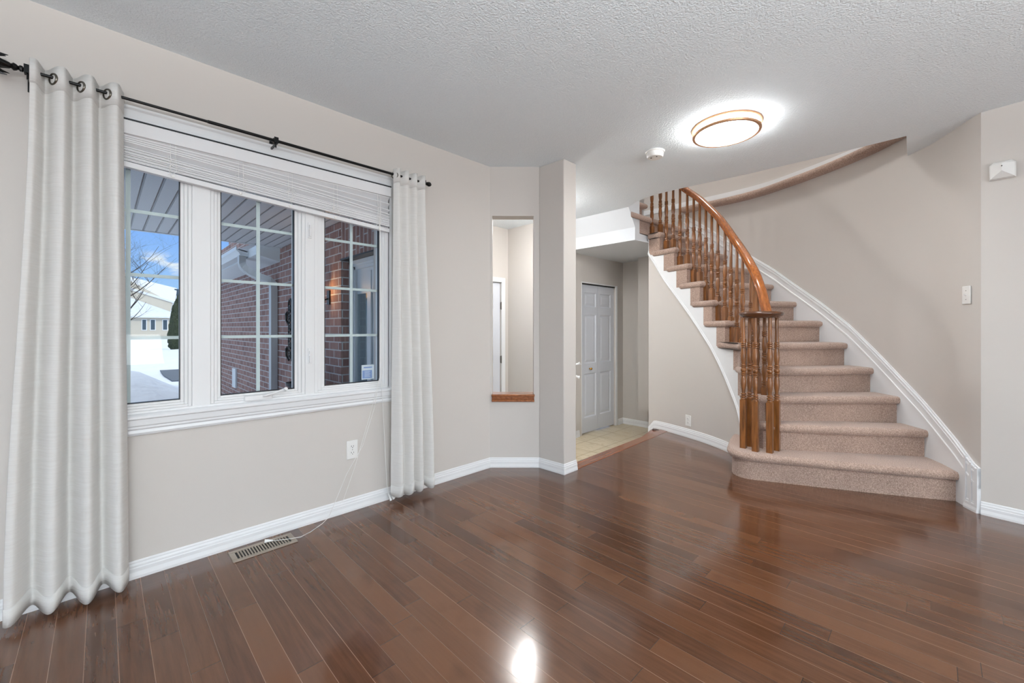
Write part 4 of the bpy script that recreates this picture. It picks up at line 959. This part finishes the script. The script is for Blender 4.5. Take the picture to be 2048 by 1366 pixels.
# iron wall ornament
t = thing('wall_ornament', (-5.41,1.58,.75), 'black wrought iron scroll ornament hanging on the brick wall outside', 'wall ornament')
mb = MB(); X0, X1 = -5.50,-5.30; yy = 1.585
mb.tube([(X1,yy,.74),(X1,yy,1.40)], .009, 8); mb.tube([(X1-.11,yy,.74),(X1-.11,yy,1.40)], .009, 8)
mb.tube([(X1-.055+.055*math.cos(a*PI/10),yy,1.40+.075*math.sin(a*PI/10)) for a in range(11)], .010, 8); mb.build('frame_bar', black_m, t, smooth=True)
for k in range(6):
    zc = .80+.11*k; mb = MB(); sg = 1 if k%2 else -1
    mb.tube([(X1-.055+sg*(.045*(1-a/22))*math.cos(a*.5),yy-.004,zc+.055*(1-a/22)*math.sin(a*.5)) for a in range(18)], .008, 6); mb.build('scroll', black_m, t, smooth=True)
for zc in (.86,1.28):
    MB().tube([(X1-.11,yy,zc-.12),(X1-.16,yy-.01,zc-.06),(X1-.165,yy-.01,zc+.02),(X1-.13,yy-.01,zc+.05)], [.008,.013,.016,.004], 6).build('leaf', black_m, t, smooth=True)
# porch lantern, lit
t = thing('porch_lantern', (-4.20,1.60,1.40), 'black porch wall lantern glowing orange beside the brick opening', 'wall lamp')
MB().box((-4.23,1.585,1.36),(-4.17,1.60,1.50)).tube([(-4.20,1.59,1.42),(-4.20,1.54,1.40),(-4.20,1.50,1.43)], .008, 8).build('bracket', black_m, t)
MB().lathe([(.02,1.42),(.045,1.43),(.045,1.44),(.05,1.44)], (-4.20,1.50,0), 8).build('cage_base', black_m, t); MB().lathe([(.06,1.56),(.03,1.60),(.005,1.63)], (-4.20,1.50,0), 8).build('cage_cap', black_m, t)
MB().lathe([(.036,1.44),(.042,1.50),(.036,1.56)], (-4.20,1.50,0), 12).build('bulb_glass', porch_bulb_m, t, smooth=True)
# planter near the porch opening
t = thing('planter', (-4.15,1.42,GZ), 'black pedestal urn against the brick by the porch opening', 'planter')
MB().lathe([(.12,GZ),(.12,GZ+.06),(.07,GZ+.10),(.06,.30),(.10,.45),(.15,.58),(.17,.60),(.17,.62),(.14,.62),(.12,.56)], (-4.20,1.38,0), 20).build('urn', planter_m, t, smooth=True)
MB().lathe([(.13,.57),(.12,.66),(.06,.70),(.001,.71)], (-4.20,1.38,0), 12).build('soil', planter_m, t, smooth=True)

# snow ground with banks (one mesh), street
def hn(x, y):
    return .5*math.sin(x*.31+1.3*math.sin(y*.23))+.3*math.sin(x*.77-y*.61)+.2*math.sin(x*1.9+y*1.3)
def gz(x, y):
    if x > -5.9: return GZ-.02
    z = GZ+.03*hn(x, y)
    z += .86*math.exp(-((x+11.2)/2.3)**2)/(1+math.exp((y-.95-.1*hn(x*2,y*2))/.32))*(1+.10*hn(x*1.5,y*1.5))
    z += (.42+.25*hn(x*3,y*3))*math.exp(-((x+22.5)/1.6)**2)
    z += .55*max(0, hn(x*.5,y*.5))*math.exp(-((x+33)/6)**2)
    return z
mb = MB(); nx, ny = 220, 130; vs = []
for i in range(nx+1):
    x = -2.6-(i/nx)**2.2*160
    for j in range(ny+1):
        y = -60+120*(j/ny); y = 1.0+(y)*(.15+.85*min(1,(i/nx)*1.6)); vs.append((x, y, gz(x, y)))
mb.add(vs, [(i*(ny+1)+j, i*(ny+1)+j+1, (i+1)*(ny+1)+j+1, (i+1)*(ny+1)+j) for i in range(nx) for j in range(ny)])
o = mb.build('snow_ground', snow_m, smooth=True, origin=(0,0,0)); o['kind'] = 'structure'
MB().prism([(-15.6,1.45),(-15.6,20),(-20.3,30),(-20.3,1.5),(-17.4,1.42)], GZ-.05, GZ+.05).build('street', asphalt_m)['kind'] = 'structure'

# neighbour house across the street
hx = -87
h = thing('neighbour_house', (hx,4,GZ), 'beige house with snow covered roofs across the street', 'house')
MB().box((hx-12,-16,GZ-.2),(hx,7.75,2.85)).build('wall', shingle_m, h)
MB().extrude([(hx-.6,-14,2.9),(hx-.6,-14,12.0),(hx-.6,2.6,8.75),(hx-.6,8.2,5.2),(hx-.6,7.7,2.9)], (-.6,0,0)).build('gable_wall', shingle_m, h)
MB().add([(hx+.8,-16,2.75),(hx+.8,8.1,2.75),(hx-.6,8.0,3.5),(hx-.6,-16,12.5),(hx+.8,-16,3.0),(hx+.8,8.1,3.0),(hx-.55,8.0,3.75),(hx-.55,2.5,6.1)], [(0,1,2,3),(4,5,6,7),(0,1,5,4),(1,2,6,5),(3,7,6,2),(0,4,7,3)]).build('lower_roof', snow_m, h)
MB().add([(hx-.4,-14,13.0),(hx-.4,8.5,5.15),(hx-9,9.6,8.0),(hx-9,-14,8.6),(hx-.4,-14,13.3),(hx-.4,8.5,5.45),(hx-9,9.6,8.3),(hx-9,2.0,8.9)], [(0,1,2,3),(4,5,6,7),(0,1,5,4),(1,2,6,5),(2,3,7,6),(3,0,4,7)]).build('upper_roof', snow_m, h)
MB().box((hx-14,3.0,2.8),(hx-9,9.6,7.8)).build('rear_wing', snow_m, h)
for y, wd in ((1.6,.5),(4.45,.45),(5.45,.5),(6.95,.5)):
    w_ = MB().box((hx,y-.1,.75),(hx+.08,y+wd+.1,2.5)).build('window', white_m, h); MB().box((hx+.06,y,.85),(hx+.10,y+wd,2.4)).build('window_pane', darkglass_m, w_)
for y, zz in ((4.6,7.85),(7.6,7.55),(9.1,7.5)): MB().box((hx-8.2,y,zz-.6),(hx-7.4,y+.8,zz+.55)).build('roof_vent', darkglass_m, h)
# cedar
t = thing('cedar_tree', (-35.6,3.75,GZ), 'tall dark green columnar cedar across the street', 'tree')
mb = MB(); r = random.Random(4); prof = [(.45,.1),(.62,.4),(.66,.9),(.62,1.6),(.52,2.3),(.38,3.0),(.20,3.6),(.03,4.0)]
vs = []; n = 36
for rr, z in resample3([(a, b, 0) for a, b in prof], 4) and [(p.x, p.y) for p in resample3([(a, b, 0) for a, b in prof], 4)]:
    vs += [(-35.6+(rr+r.uniform(-.06,.06))*math.cos(2*PI*k/n), 3.75+(rr+r.uniform(-.06,.06))*math.sin(2*PI*k/n), GZ+z+r.uniform(-.05,.05)) for k in range(n)]
m = len(vs)//n; mb.add(vs, [(i*n+k, i*n+(k+1)%n, (i+1)*n+(k+1)%n, (i+1)*n+k) for i in range(m-1) for k in range(n)]+[tuple(range((m-1)*n, m*n))]); mb.build('foliage', cedar_m, t)
MB().tube([(-35.6,3.75,GZ-.1),(-35.6,3.75,GZ+.5)], .12, 8).build('trunk', bark_m, t)
# bare tree in the yard
t = thing('bare_tree', (-16.4,.05,GZ), 'leafless young tree standing in the snowy front yard', 'tree')
mb = MB(); r = random.Random(21)
def branch(p, d, L, rad, depth):
    pts = [Vector(p)]; n = 6; dd = Vector(d).normalized()
    for i in range(n):
        dd = (dd+Vector((r.uniform(-.16,.16), r.uniform(-.16,.16), r.uniform(-.06,.14)))).normalized(); pts.append(pts[-1]+dd*L/n)
    mb.tube(pts, [rad*(1-.75*i/n) for i in range(n+1)], 5 if depth < 3 else 4, False)
    if depth >= 4: return
    for k in range(5 if depth else 12):
        i = r.randint(1 if depth else 1, n-1); a = r.uniform(0, 2*PI); side = Vector((math.cos(a), math.sin(a), r.uniform(.05,.7))).normalized()
        branch(pts[i], dd*.55+side*.9, L*r.uniform(.45,.66), rad*(1-.75*i/n)*.6, depth+1)
branch((-16.4,.05,GZ-.1), (0,.05,1), 3.3, .075, 0); mb.build('branches', bark_m, t, smooth=True)
